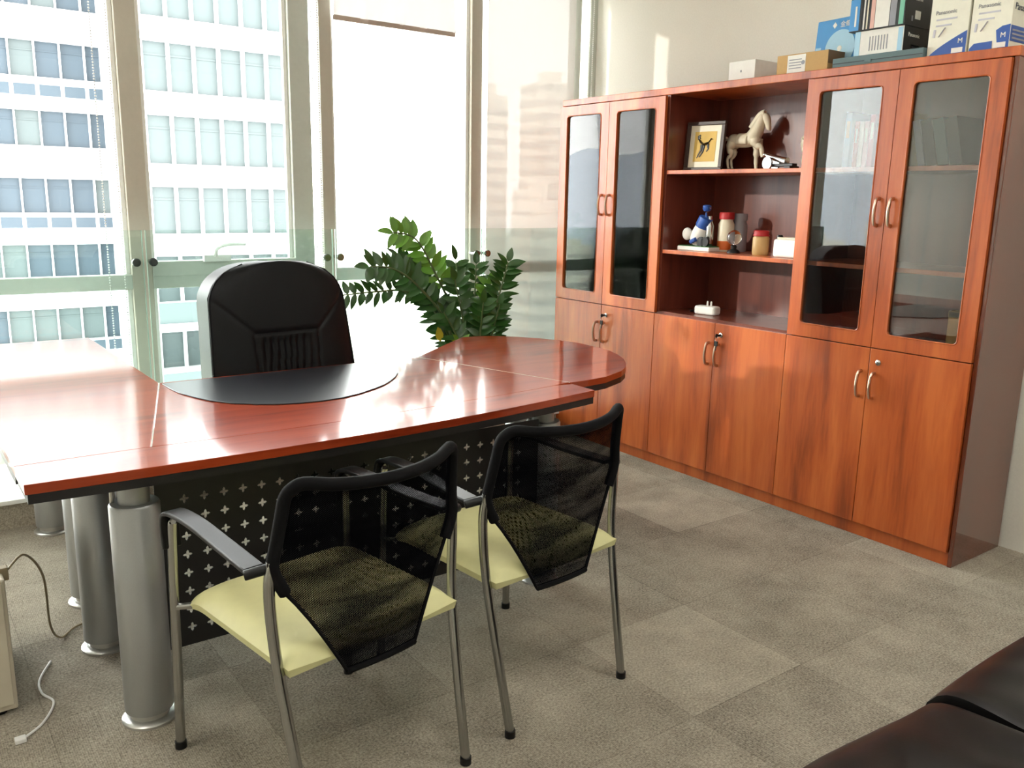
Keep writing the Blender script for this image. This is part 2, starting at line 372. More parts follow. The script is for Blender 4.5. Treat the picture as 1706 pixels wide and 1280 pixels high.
balustrade(-.285, .60, 'clear glass barrier panel in front of the lowered blind beside the bookcase')

# blinds and bead chains
def blind(x0, x1, zb, y, label, ripple):
    b = thing('roller_blind', label, 'blind', (0, y, 0))
    def fn(u, v):
        z = zb + (2.80 - zb) * v; k = max(0, 1 - (z - zb) / .22)
        return (x0 + (x1 - x0) * u, ripple * k * k * (.012 * math.sin(u * 23) + .010 * math.sin(u * 41 + 1)) , z)
    MB().grid(fn, 60, 24).build('fabric', M['blind'], b, smooth=True)
    MB().box(x0 - .004, x1 + .004, -.010, .010, zb - .022, zb + .004).build('bottom_rail', M['blindrail'], b, bevel=.004)
    MB().lathe([(.028, x0), (.028, x1)], 16, M=Matrix.Translation((0, 0, 2.81)) @ Matrix.Rotation(PI / 2, 4, 'Y')).build('roller_tube', M['whiteframe'], b, smooth=True)
blind(-1.25, -.48, 2.385, 3.02, 'pale fabric roller blind raised almost to the top above the potted plant', 1)
blind(-.232, .462, .30, 3.03, 'pale see-through roller blind lowered fully beside the bookcase', 0)
def chain(x, y, zb, label, w=.035):
    c = MB(); z = zb
    def bead(xx, zz): c.ball((xx, 0, zz), .0042, 4)
    while z < 2.80:
        bead(-w / 2, z); bead(w / 2, z); z += .0125
    for i in range(1, 6): a = PI * i / 6; bead(-w / 2 * math.cos(a), zb - w / 2 * math.sin(a))
    o = c.build('bead_chain', M['bead'], smooth=True, loc=(x, y, 0)); tag(o, label, 'blind chain')
chain(-2.44, 3.01, .52, 'white bead chain hanging in the window left of the executive chair', .07)
chain(-1.362, 3.03, .80, 'white bead chain hanging beside the white post right of the executive chair')
chain(.585, 3.015, 1.2, 'white bead chain hanging in the corner above the bookcase')

# ------------------------------------------------------------------ outdoors
GZ = -72
tag(MB().box(-900, 1200, 20, 1600, GZ - 1, GZ).build('ground', M['ground']), 'pale city ground far below the windows', 'ground', kind='structure')
tw = thing('office_tower', 'white gridded office tower with grey glass standing across from the left windows', 'building', (0, 45, GZ))
def facade(x0, x1, y, cols, c0, cw, gap, rows, fp, z0, h, mt, yb):
    """solid grid of piers and spandrels around the window openings, plus one pane per opening"""
    f = MB(); zlo = 0; zhi = 34 - GZ
    xs = [(c0 + i * (cw + gap), c0 + i * (cw + gap) + cw) for i in range(cols)]
    zs = [(z0 + j * fp - GZ, z0 + j * fp + h - GZ) for j in range(rows)]
    f.box(x0, xs[0][0], y, yb, zlo, zhi); f.box(xs[-1][1], x1, y, yb, zlo, zhi)
    for i in range(cols - 1): f.box(xs[i][1], xs[i + 1][0], y - .05, y + .5, zlo, zhi)
    prev = zlo
    for a, b in zs + [(zhi, zhi)]:
        f.box(xs[0][0], xs[-1][1], y, y + .5, prev, a); prev = b
    f.box(xs[0][0], xs[-1][1], y + .5, yb, zlo, zhi)
    f.build('facade', M['facade'], tw)
    me = MB(); me.box(-cw / 2, cw / 2, 0, .04, -h / 2, h / 2); me.box(-cw / 2, cw / 2, -.03, .02, h * .22, h * .26)
    first = me.build('window', mt, tw); alt = first.data.copy(); alt.materials[0] = M['towerglass2']
    for i, (a, b) in enumerate(xs):
        for j, (c, d) in enumerate(zs):
            if i + j == 0: w = first
            else:
                w = first.copy(); COL.objects.link(w)
                if random.random() < .25: w.data = alt
            w.location = ((a + b) / 2, y + .25, (c + d) / 2)
facade(-7, 9, 0, 7, -.66, 1.0, .05, 7, 3.07, -8.87, 1.58, M['towerglass'], 14)
facade(6.3, 13.85, -5, 6, 7.0, 1.02, .10, 6, 3.12, -6.7, 2.1, M['towerglass2'], 6)
s = MB()
for z in (-7.6, -4.5): s.box(6.0, 14.6, -8.2, -5, z - GZ, z + .35 - GZ)
s.build('terrace_slab', M['facade'], tw)
s = MB()
for z in (-7.25, -4.15): s.box(6.2, 14.4, -8.1, -8.05, z - GZ, z + .9 - GZ)
s.build('terrace_glass', M['towerglass2'], tw)
for z in (-.36, 5.65, -6.4):   # low strip windows under the sills of the left wing
    s = MB()
    for i in range(7): s.box(-.6 + i * 1.05, .28 + i * 1.05, -.03, .0, z - GZ, z + .5 - GZ)
    s.build('strip_window', M['towerglass'], tw)
s = MB()
for k in range(14): s.box(6.27, 6.31, -4.6, -3.9, -9 + 3.12 * (k - 1) - GZ, -6.9 + 3.12 * (k - 1) - GZ); 
s.build('corner_window', M['towerglass'], tw)

def building(x, y, w, d, h, label, grp, fl=3.4):
    b = thing('city_building', label, 'building', (x, y, GZ), group=grp)
    MB().box(-w / 2, w / 2, -d / 2, d / 2, 0, h).build('wall', M['city'], b)
    s = MB(); n = int(h / fl)
    for k in range(max(2, n - 26), n):
        s.box(-w / 2 - .15, w / 2 + .15, -d / 2 - .15, d / 2 + .15, k * fl + 1.1, k * fl + 2.6)
    s.build('window_band', M['cityd'], b)
    MB().box(-w / 5, w / 5, -d / 5, d / 5, h, h + 3).build('roof_hut', M['city'], b)
G1 = 'towers seen through the lowered blind'
for x, y, w, d, zt, lb in [(122, 180, 5.6, 8, 25.5, 'slim pale tower seen through the left edge of the lowered blind'), (141, 180, 9.5, 12, 30, 'tall pale tower seen through the right half of the lowered blind'),
        (127, 166, 9, 8, 3.5, 'low pale block in front of the towers, seen left in the lowered blind'), (129, 150, 14, 10, -.5, 'low wide block below the tall tower in the lowered blind'), (108, 140, 9, 9, -2, 'lower pale block seen through the blind near the glass edge'), (116, 152, 6, 8, 1.2, 'narrow pale block seen through the middle of the blind')]:
    building(x, y, w, d, zt - GZ, lb, G1)
G2 = 'city blocks far below the windows'
rb = random.Random(3)
placed = []; tries = 0
while len(placed) < 46 and tries < 4000:
    tries += 1
    a = R(rb.uniform(-62, -16)) if tries % 3 else R(rb.uniform(18, 34)); rr = rb.uniform(150, 560)
    x, y = rr * math.sin(a), rr * math.cos(a); w, d = rb.uniform(12, 28), rb.uniform(12, 24)
    if y < 70: continue
    if any(abs(x - p[0]) < (w + p[2]) / 2 + 2 and abs(y - p[1]) < (d + p[3]) / 2 + 2 for p in placed): continue
    if 95 < x < 155 and 120 < y < 200: continue
    placed.append((x, y, w, d))
    building(x, y, w, d, rb.uniform(18, 58) + (rr > 300) * 10, 'pale city block far below and beyond the windows', G2, 4.2)
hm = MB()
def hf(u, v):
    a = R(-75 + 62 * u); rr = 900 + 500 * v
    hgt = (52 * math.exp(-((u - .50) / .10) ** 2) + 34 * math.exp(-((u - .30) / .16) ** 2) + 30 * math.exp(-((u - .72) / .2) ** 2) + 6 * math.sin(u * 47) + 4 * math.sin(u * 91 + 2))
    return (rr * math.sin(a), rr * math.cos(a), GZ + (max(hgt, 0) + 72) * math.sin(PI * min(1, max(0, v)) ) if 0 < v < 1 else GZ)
hm.grid(hf, 90, 14); tag(hm.build('hills', M['hill'], smooth=True), 'haze-pale hills on the horizon beyond the city', 'hills', kind='structure')
# ------------------------------------------------------------------ bookcase
H = 2.008; YL = 2.568; DEP = .40
bc = thing('bookcase', 'long cherry wood bookcase with glass doors along the right wall', 'bookcase', (0, 0, 0))
CW = M['cabinet']; CI = M['cabinet_in_shaded']
D0 = .018; DW = .4253                                 # doors start at y = D0, each DW wide
def Y(k): return D0 + DW * k
MB().box(-.004, DEP, 0, .018, 0, H - .035).build('side_panel', M['cherry_side_shaded'], bc, bevel=.003)
MB().box(-.004, DEP, YL - .018, YL, 0, H - .035).build('side_panel', CW, bc, bevel=.003)
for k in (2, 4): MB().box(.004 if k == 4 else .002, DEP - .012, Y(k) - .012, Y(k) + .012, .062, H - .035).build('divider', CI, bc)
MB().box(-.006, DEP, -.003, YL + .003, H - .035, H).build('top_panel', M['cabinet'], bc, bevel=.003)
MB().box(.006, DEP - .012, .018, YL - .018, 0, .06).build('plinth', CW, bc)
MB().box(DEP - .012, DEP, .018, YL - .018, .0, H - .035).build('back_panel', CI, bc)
for (a, b, x0) in ((Y(0), Y(2) - .012, .03), (Y(2) + .012, Y(4) - .012, .004), (Y(4) + .012, Y(6), .03)):
    for zt in (1.596, 1.186): MB().box(x0, DEP - .013, a, b, zt - .02, zt).build('shelf', CW, bc, bevel=.002)
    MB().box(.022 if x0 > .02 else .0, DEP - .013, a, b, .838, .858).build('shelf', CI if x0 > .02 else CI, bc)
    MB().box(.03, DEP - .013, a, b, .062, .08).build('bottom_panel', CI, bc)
M['pull'] = mat('satin_pull_metal', (214, 190, 170), .28, 1)
def glass_door(k, hy):
    y0, y1 = Y(k) + .0015, Y(k + 1) - .0015; z0, z1 = .848, H - .04
    oy0, oy1, oz0, oz1 = y0 + .065, y1 - .062, .908, 1.914
    # frame with a rounded-corner opening
    inn = rrect(oy0, oy1, oz0, oz1, .018, 5)
    # build as four rails with small corner fillets instead of a ring: clean topology
    f = MB()
    f.box(-.018, .0, y0, oy0, z0, z1); f.box(-.018, .0, oy1, y1, z0, z1); f.box(-.018, .0, oy0, oy1, z0, oz0); f.box(-.018, .0, oy0, oy1, oz1, z1)
    rr = .02
    for cy, cz, sy, sz in ((oy0, oz0, 1, 1), (oy1, oz0, -1, 1), (oy0, oz1, 1, -1), (oy1, oz1, -1, -1)):
        poly = [(cy, cz)] + [(cy + sy * rr * (1 - math.sin(a)), cz + sz * rr * (1 - math.cos(a))) for a in [i * PI / 12 for i in range(7)]]
        v = [(-.018, a, b) for a, b in poly] + [(0, a, b) for a, b in poly]; n = len(poly)
        f.add(v, [tuple(range(n)), tuple(range(2 * n - 1, n - 1, -1))] + [(i, (i + 1) % n, (i + 1) % n + n, i + n) for i in range(n)])
    d = f.build('glass_door', CW, bc, loc=(-.001, 0, 0))
    MB().box(-.008, -.004, oy0 - .004, oy1 + .004, oz0 - .004, oz1 + .004).build('glass_pane', M['doorglass'], d)
    b = MB(); b.tube([(-.0185, a, c) for a, c in inn], .0028, 6, closed=True); b.build('bead_moulding', CW, d, smooth=True)
    h = MB(); zc = 1.41
    pts = [(-.018, hy, 1.355), (-.036, hy, 1.359), (-.044, hy, 1.377), (-.048, hy, zc), (-.044, hy, 1.443), (-.036, hy, 1.461), (-.018, hy, 1.465)]
    h.tube(smooth_path(pts, 4), .0062, 8, flat=1.25); tag(h.build('handle', M['pull'], d, smooth=True), 'bow shaped satin metal handle')
glass_door(0, Y(1) - .030); glass_door(1, Y(1) + .032); glass_door(4, Y(5) - .030); glass_door(5, Y(5) + .032)
def door(k, hy, lock):
    y0, y1 = Y(k) + .0015, Y(k + 1) - .0015
    d = MB().box(-.018, .0, y0, y1, .064, .843).build('door', CW, bc, bevel=.0015, loc=(-.001, 0, 0))
    h = MB(); zc = .685
    pts = [(-.018, hy, .63), (-.036, hy, .634), (-.044, hy, .652), (-.048, hy, zc), (-.044, hy, .718), (-.036, hy, .736), (-.018, hy, .74)]
    h.tube(smooth_path(pts, 4), .0062, 8, flat=1.25); tag(h.build('handle', M['pull'], d, smooth=True), 'bow shaped satin metal handle')
    if lock:
        l = MB(); l.lathe([(.0125, 0), (.0125, .004), (.010, .006)], 16, M=Matrix.Translation((-.017, hy - .012, .787)) @ Matrix.Rotation(-PI / 2, 4, 'Y'))
        l.build('lock', M['chrome'], d, smooth=True)
for k in range(6): door(k, Y(k + 1) - .030 if k % 2 == 0 else Y(k) + .032, k % 2 == 0)
def keys(y, label):
    k = thing('key_bunch', label, 'keys', (-.026, y, .787))
    a = MB(); a.box(-.022, 0, -.002, .002, -.006, .006); a.lathe([(.002, 0), (.010, .001), (.010, .004), (.002, .005)], 12, M=Matrix.Translation((-.026, -.0025, 0)) @ Matrix.Rotation(-PI / 2, 4, 'X')); a.build('key', M['blackplastic'], k)
    a = MB(); a.tube([(-.026 , .010 * math.cos(t), -.016 + .014 * math.sin(t)) for t in [i * PI / 7 for i in range(14)]], .0012, 6, closed=True); a.build('ring', M['steel'], k, smooth=True)
    a = MB(); a.box(-.030, -.024, -.010, .010, -.052, -.028); a.box(-.029, -.026, -.003, .003, -.075, -.052); a.build('spare_key', M['blackplastic'], k, bevel=.002)
keys(Y(5) - .042 - .0, 'black keys hanging in the cupboard lock under the left pair of glass doors')
keys(Y(3) - .042, 'black keys hanging in the cupboard lock below the open shelves')

# ---- things on the open shelves
S1, S2, S3 = 1.596, 1.186, .858
f = thing('picture_frame', 'dark framed picture of a galloping black horse on the top open shelf', 'picture', (.13, 1.583, S1), 0, rot=(0, R(5), R(10)))
fr = MB(); W_, Hh = .112, .25
fr.box(0, .016, -W_, W_, 0, .018); fr.box(0, .016, -W_, W_, Hh - .018, Hh); fr.box(0, .016, -W_, -W_ + .02, .018, Hh - .018); fr.box(0, .016, W_ - .02, W_, .018, Hh - .018)
fr.box(.014, .018, -W_, W_, 0, Hh); fr.build('frame', M['frame'], f, bevel=.002)
MB().box(.010, .0139, -W_ + .02, W_ - .02, .018, Hh - .018).build('mat_board', M['cream'], f)
MB().box(.0085, .0099, -.064, .064, .048, .2).build('print', M['yellow'], f)
hs = MB()
def blob(pts, r): hs.tube([(.0078, y, z) for y, z in pts], r, 8, flat=.35)
blob([(.035, .165), (.022, .150), (.004, .140), (-.022, .150)], [.010, .015, .016, .012]); blob([(.035, .168), (.040, .182), (.030, .188)], [.010, .008, .005])
blob([(-.022, .152), (-.036, .170), (-.044, .165)], [.006, .006, .003]); blob([(.018, .140), (.020, .112), (.034, .090), (.042, .072)], [.009, .006, .004, .003])
blob([(.004, .138), (.010, .105), (.022, .085), (.030, .078)], [.008, .006, .004, .004]); blob([(-.018, .142), (-.022, .118), (-.012, .104)], [.009, .005, .003])
hs.v = [(x, y, z - .006) for x, y, z in hs.v]; hs.build('ink_horse', M['black'], f, smooth=True)

def horse(loc, rz, s, label, mt, raise_leg=True):
    h = thing('horse_figurine', label, 'figurine', loc, rz)
    b = MB(); b.box(-.105 * s, .105 * s, -.035 * s, .035 * s, 0, .012 * s); b.build('base', mt, h, bevel=.003)
    b = MB(); V = lambda *p: tuple(q * s for q in p)
    # trunk and neck and head: one tapering sweep each, then legs
    b.tube(smooth_path([V(-.085, 0, .150), V(-.075, 0, .150), V(-.045, 0, .152), V(0, 0, .148), V(.04, 0, .158), V(.065, 0, .168), V(.078, 0, .17)], 4), [q * s for q in [.010, .014, .020, .027, .032, .034, .036, .036, .035, .034, .032, .031, .031, .032, .033, .035, .036, .037, .037, .036, .034, .030, .025, .019, .012]], 14)
    b.tube(smooth_path([V(.045, 0, .165), V(.066, 0, .20), V(.080, 0, .235), V(.092, 0, .262), V(.106, 0, .268)], 4), [q * s for q in [.040, .039, .038, .036, .034, .032, .031, .029, .028, .026, .025, .024, .023, .022, .020, .018, .014]], 12)
    b.tube(smooth_path([V(.094, 0, .268), V(.110, 0, .262), V(.122, 0, .235), V(.128, 0, .208), V(.127, 0, .200)], 3), [q * s for q in [.016, .019, .021, .021, .020, .019, .017, .015, .014, .013, .012, .011, .008]], 10)
    for sy in (-1, 1): b.tube([V(.098, sy * .010, .278), V(.100, sy * .014, .292), V(.104, sy * .013, .300)], [.006 * s, .005 * s, .001 * s], 6)
    b.tube(smooth_path([V(.030, 0, .214), V(.052, 0, .248), V(.075, 0, .277), V(.098, 0, .288)], 3), [.009 * s] * 10, 8, flat=1.6)
    def leg(x, y, pts, r): b.tube(smooth_path([V(x + px, y, pz) for px, pz in pts], 3), [r[min(i // 3, len(r) - 1)] * s for i in range(3 * (len(pts) - 1) + 1)], 9)
    for sy in (-1, 1):
        leg(-.066, sy * .020, [(.01, .15), (-.004, .112), (.006, .085), (-.012, .062), (-.008, .028), (-.002, .012)], [.025, .017, .010, .0075, .0065, .0085])
    leg(.062, .020, [(.0, .16), (.002, .11), (.0, .07), (.002, .03), (.004, .012)], [.028, .018, .011, .009, .010])
    if raise_leg: leg(.066, -.020, [(0, .16), (.014, .13), (.040, .115), (.046, .085), (.052, .070)], [.028, .018, .012, .010, .011])
    else: leg(.062, -.020, [(.0, .16), (.002, .11), (.0, .07), (.002, .03), (.004, .012)], [.028, .018, .011, .009, .010])
    b.tube(smooth_path([V(-.088, 0, .158), V(-.108, 0, .166), V(-.118, 0, .150), V(-.114, 0, .125)], 3), [q * s for q in [.009, .009, .01, .011, .012, .012, .010, .008, .006, .003]], 8)
    b.build('body', mt, h, smooth=True)
    b = MB(); b.grid(lambda u, v: V(-.03 + .06 * u, .0385 * math.sin(-2.1 + 4.2 * v), .151 + .0375 * math.cos(-2.1 + 4.2 * v)), 8, 16); b.build('saddle_cloth', mt, h, smooth=True, solid=.003)
    return h
horse((.275, 1.435, S1), R(-90 + 12), 1.0, 'white standing horse figurine with one raised foreleg on the top open shelf', M['cream'])
horse((.27, 1.00, S1), R(-90 - 20), .95, 'pale horse figurine half hidden at the right end of the top open shelf', M['cream'], True)
cn = thing('model_cannon', 'small brass and black model cannon lying before the white horse', 'figurine', (.13, 1.10, S1), R(-98))
b = MB(); b.tube([(-.085, 0, .068), (-.035, 0, .055), (.01, 0, .045), (.05, 0, .036)], [.009, .014, .016, .018], 12); b.ball((-.098, 0, .071), .010, 8); b.build('barrel', M['chrome'], cn, smooth=True)
for sy in (-1, 1):
    b = MB(); b.lathe([(.010, -.004), (.030, -.005), (.030, .005), (.010, .004)], 18, o=(0, 0, 0), M=Matrix.Translation((-.05, sy * .026, .030)) @ Matrix.Rotation(PI / 2, 4, 'X')); b.build('wheel', M['steel'], cn, smooth=True)
b = MB(); b.box(-.055, .10, -.016, .016, .012, .026); b.box(.06, .10, -.03, .03, 0, .014); b.build('carriage', M['blackmetal'], cn, bevel=.003)

g = thing('golf_pen_holder', 'desk ornament of blue and white golf bag on green base, middle shelf left', 'ornament', (.13, 1.55, S2), R(-90))
MB().box(-.12, .10, -.055, .055, 0, .022).build('base', M['white'], g, bevel=.005)
MB().box(-.115, .095, -.050, .050, .022, .026).build('green', M['green'], g)
b = MB(); Mg = Matrix.Translation((-.03, -.01, .035)) @ Matrix.Rotation(R(24), 4, 'Y')
b.lathe([(.030, 0), (.040, .02), (.043, .06), (.036, .10), (.034, .115)], 18, M=Mg); b.build('golf_bag', M['white'], g, smooth=True)
b = MB(); b.lathe([(.0365, .094), (.040, .105), (.036, .15), (.030, .152)], 18, M=Mg); b.build('bag_collar', M['blue'], g, smooth=True)
b = MB(); b.ball((-.075, -.03, .085), .030, 10, (1, .7, 1.1)); b.build('bag_pocket', M['white'], g, smooth=True)
b = MB(); b.tube([(-.03, -.05, .045), (.005, -.052, .060)], .012, 8); b.build('bag_badge', M['blue'], g, smooth=True)
b = MB(); b.tube([(.0, -.01, .15), (.045, -.01, .215), (.055, -.01, .225)], .004, 8); b.build('golf_club', M['steel'], g, smooth=True)
b = MB(); b.tube([(.03, -.01, .026), (.03, -.01, .20)], .005, 8); b.lathe([(.014, 0), (.022, .01), (.022, .028), (.012, .032)], 16, o=(.032, -.01, .205)); b.build('blue_cap_pen', M['blue'], g, smooth=True)
for dx in (.035, .065):
    b = MB(); b.lathe([(.008, -.006), (.024, -.006), (.024, .006), (.008, .006)], 18, M=Matrix.Translation((dx, -.045, .05)) @ Matrix.Rotation(PI / 2, 4, 'X')); b.build('cart_wheel', M['blackplastic'], g, smooth=True)
b = MB(); b.lathe([(.018, 0), (.022, .01), (.022, .10), (.010, .13), (.012, .15)], 16, o=(.05, 0, .03)); b.build('silver_bottle', M['chrome'], g, smooth=True)

def jar(loc, r, h, label, lid, body, labelmat=None, cloth=False):
    j = thing('jar', label, 'jar', loc)
    b = MB(); b.lathe([(r * .9, 0), (r, .008), (r, h * .8), (r * .8, h * .9), (r * .8, h)], 24); b.build('body', body, j, smooth=True)
    b = MB()
    if cloth: b.lathe([(r * 1.06, h * .88), (r * .92, h * .96), (r * .95, h + .012), (r * .8, h + .016)], 22)
    else: b.lathe([(r * .92, h * .95), (r * .92, h + .022), (r * .85, h + .026)], 22)
    b.build('lid', lid, j, smooth=True)
    if labelmat: b = MB(); b.lathe([(r * 1.015, h * .12), (r * 1.015, h * .72)], 24); b.build('paper_label', labelmat, j, smooth=True)
    return j
j = jar((.20, 1.45, S2), .042, .175, 'square looking glass jar with cream and orange label and red lid, middle shelf', M['red'], M['cream'])
b = MB(); b.lathe([(.0428, .01), (.0428, .055)], 24); b.build('orange_label', M['orange'], j, smooth=True)
jar((.27, 1.42, S2), .040, .17, 'grey tinted jar standing behind the red lidded jar on the middle shelf', M['grey'], M['grey'])
gl = thing('glass_globe', 'round clear glass ball trophy on a dark stand, middle shelf', 'ornament', (.13, 1.335, S2))
b = MB(); b.lathe([(.034, 0), (.030, .012), (.014, .022), (.016, .036), (.010, .042)], 20); b.build('stand', M['blackplastic'], gl, smooth=True)
b = MB(); b.ball((0, 0, .078), .038, 16); b.build('ball', M['clear'], gl, smooth=True)
jar((.15, 1.185, S2), .040, .105, 'glass jar of pale preserve with red and white cloth lid', M['red'], M['amber'], cloth=True)
wbx = thing('white_clock_radio', 'white rounded appliance at the right end of the middle shelf', 'appliance', (.14, .985, S2), R(-90))
b = MB(); b.prism(rrect(-.085, .085, -.06, .06, .03), 0, .085); b.build('body', M['white'], wbx, bevel=.012, seg=3)
b = MB(); b.prism(rrect(-.075, .09, -.05, .05, .03), .085, .094); b.build('cover', M['cream'], wbx, bevel=.004)
b = MB(); b.lathe([(.014, .08), (.016, .096), (.012, .104)], 14, o=(-.068, -.02, 0)); b.build('knob', M['blackplastic'], wbx, smooth=True)
mc = thing('white_charger', 'small white plug-in charger on the bottom open shelf', 'charger', (.12, 1.46, S3), R(-80))
b = MB(); b.prism(rrect(-.075, .055, -.035, .035, .02), 0, .045); b.build('body', M['white'], mc, bevel=.012, seg=3)
for dx in (-.01, .012): b = MB(); b.lathe([(.005, .04), (.005, .066), (.003, .070)], 10, o=(dx, 0, 0)); b.build('prong', M['white'], mc, smooth=True)
b = MB(); b.tube(smooth_path([(-.07, .01, .02), (-.10, .03, .012), (-.12, .01, .006), (-.09, .05, .006)], 5), .004, 8); b.build('lead', M['blackplastic'], mc, smooth=True)

# ---- books behind the glass
def book(x, y, z, w, h, d, mt, lean, label, name='book', cat='book', grp='books behind the right glass doors'):
    o = thing(name, label, cat, (x, y, z), 0, group=grp, rot=(lean, 0, 0))
    q = -w if lean < 0 else 0                        # leaning books pivot on their lower edge
    b = MB(); b.box(0, d, q, q + .003, 0, h); b.box(0, d, q + w - .003, q + w, 0, h); b.box(0, .003, q + .003, q + w - .003, 0, h); b.build('cover', mt, o)
    MB().box(.003, d - .004, q + .003, q + w - .003, .003, h - .004).build('pages', M['cream'], o)
    if name == 'book': MB().box(-.0006, 0, q + w * .2, q + w * .8, h * .55, h * .85).build('spine_label', M['cream'], o)
bk = [(.755, .028, .24, M['palebl'], 0, 'tall pale blue book at the left end of the row'), (.715, .020, .20, M['orange'], 0, 'thin orange spined book beside the tall pale blue one'),
      (.692, .020, .20, M['cream'], 0, 'cream spined book between the orange and pink ones'), (.668, .020, .20, M['pink'], 0, 'pale pink book left of the tall red one'),
      (.640, .024, .225, M['red'], 0, 'tall red book in the middle of the row'), (.603, .018, .19, M['tan'], -8, 'tan book leaning just right of the red one'),
      (.577, .026, .19, M['grey'], -9, 'grey book leaning between the tan and yellow ones'), (.544, .028, .20, M['green'], -10, 'green book leaning beside the grey one'), (.501, .034, .225, M['yellow'], -10, 'yellow and cream book leaning furthest right behind the left glass door')]
for y, w, h, mt, ln, lb in bk: book(.16, y, S1, w, h, .17, mt, R(ln), lb)
for i, (y, w, mt, lb) in enumerate([(.415, .03, M['grey'], 'grey folder at the left of the dark files behind the far right glass door'), (.380, .045, M['black'], 'black box file leaning behind the grey folder'),
        (.33, .045, M['teal'], 'dark teal box file leaning in the middle of the files'), (.280, .05, M['black'], 'black box file leaning furthest right on the upper shelf')]):
    book(.14, y, S1, w, .19, .2, mt, R(-14), lb, 'box_file', 'file', 'dark files behind the far right glass door')
tb = thing('paper_box', 'tan paper box standing behind the far right glass door at the bottom', 'box', (.05, .13, S3), 0)
b = MB(); b.box(0, .06, -.035, .035, 0, .17); b.build('body', M['brown'], tb, bevel=.002); MB().box(.0, .06, -.036, .036, .15, .172).build('flap', M['brown'], tb)

# ------------------------------------------------------------------ boxes on top of the bookcase
def carton(name, label, x0, x1, y0, y1, z0, z1, mt, cat='box', rz=0):
    o = thing(name, label, cat, ((x0 + x1) / 2, (y0 + y1) / 2, z0), rz)
    MB().box(-(x1 - x0) / 2, (x1 - x0) / 2, -(y1 - y0) / 2, (y1 - y0) / 2, 0, z1 - z0).build('carton', mt, o, bevel=.0015)
    return o
def front(o, name, mt, dx, y0, y1, z0, z1, t=.0012):       # a printed patch on the side facing the room
    return MB().box(-dx - t, -dx - .0001, y0, y1, z0, z1).build(name, mt, o)
def side(o, name, mt, dy, x0, x1, z0, z1, t=.0012):        # a printed patch on the side facing the sofa
    return MB().box(x0, x1, -dy - t, -dy - .0001, z0, z1).build(name, mt, o)
MF = lambda dx, y, z: Matrix.Translation((-dx - .0013, y, z)) @ Matrix(((0, 0, -1, 0), (-1, 0, 0, 0), (0, 1, 0, 0), (0, 0, 0, 1)))   # text reading on the front (-x) side
MS = lambda dy, x, z: Matrix.Translation((x, -dy - .0013, z)) @ Matrix(((1, 0, 0, 0), (0, 0, -1, 0), (0, 1, 0, 0), (0, 0, 0, 1)))    # text on the -y side
T0 = H
o = carton('white_box', 'plain white box furthest left on top of the bookcase', .05, .24, 1.22, 1.375, T0, T0 + .092, M['white'])
front(o, 'seal', M['grey'], .095, .0, .008, .04, .05)
o = carton('cardboard_box', 'brown cardboard box with white label on top of the bookcase', .03, .17, .815, 1.08, T0, T0 + .085, M['brown'])
front(o, 'paper_label', M['white'], .07, -.02, .075, .004, .080)
for k in range(4): front(o, 'label_print', M['grey'], .0715, .0, .065, .022 + .012 * k, .026 + .012 * k)
b = MB(); b.lathe([(.006, 0), (.009, 0), (.009, .001), (.006, .001)], 16, M=Matrix.Translation((-.0716, -.008, .045)) @ Matrix.Rotation(-PI / 2, 4, 'Y')); b.build('label_stamp', M['grey'], o)
side(o, 'tape', M['brownd'], .1325, -.07, .07, .03, .085)
o = carton('software_box', 'blue software box with pale disc picture leaning on top of the bookcase', .15, .20, .72, .985, T0, T0 + .235, M['skyblue'])
o.rotation_euler = (0, R(4), R(-6))
Mdisc = Matrix.Translation((-.0255, -.006, .105)) @ Matrix.Rotation(-PI / 2, 4, 'Y')
b = MB(); b.lathe([(.010, 0), (.080, 0), (.080, .0012), (.010, .0012)], 32, M=Mdisc); b.build('disc_picture', M['palebl'], o, smooth=False)
b = MB(); b.lathe([(.001, 0.0013), (.012, .0013), (.012, .0022), (.001, .0022)], 20, M=Mdisc); b.build('disc_hub', M['white'], o)
text('logo_text', '金蝶', .028, M['white'], o, MF(.025, .005, .197))
b = MB(); b.prism([(0, -.012), (.014, 0), (0, .012), (-.014, 0)], 0, .001, M=Matrix.Translation((-.0253, .035, .207)) @ Matrix.Rotation(-PI / 2, 4, 'Y')); b.build('logo_diamond', M['white'], o)
front(o, 'pale_strip', M['palebl'], .025, .098, .128, .02, .12); side(o, 'dark_side', M['navy'], .1325, -.025, .025, 0, .235)
o = carton('flat_carton', 'flat grey teal carton under the stacked boxes on the bookcase', .03, .33, .385, .79, T0, T0 + .042, M['teal'])
MB().box(-.1515, -.150, -.2, .2, .018, .021).build('lid_edge', M['black'], o); MB().box(-.154, -.150, .02, .05, .012, .022).build('clasp', M['teal'], o)
o = carton('white_carton', 'white printed carton with black end under the colourful box on the bookcase', .055, .26, .490, .708, T0 + .042, T0 + .142, M['white'])
side(o, 'black_end', M['black'], .109, -.1025, .1025, 0, .1)
front(o, 'painted_shade', M['palebl'], .1025, .085, .109, .0, .1)  # blue box's cast shadow painted on as a pale strip
for k in range(7): front(o, 'print_line', M['grey'], .1025, -.04 + k * .013, -.036 + k * .013, .018, .075)
front(o, 'purple_edge', M['palebl'], .1025, -.105, -.085, .005, .095)
text('brand_text', 'Panasonic', .022, M['white'], o, MS(.109, -.072, .062)); side(o, 'barcode_label', M['white'], .109, -.045, .02, .008, .032)
for k in range(9): side(o, 'barcode_bar', M['black'], .1105, -.040 + k * .006, -.037 + k * .006, .014, .026)
o = carton('colourful_carton', 'colourful photo printed carton on top of the white carton, bookcase top', .045, .26, .487, .735, T0 + .1425, T0 + .275, M['black'])
dx = .1075
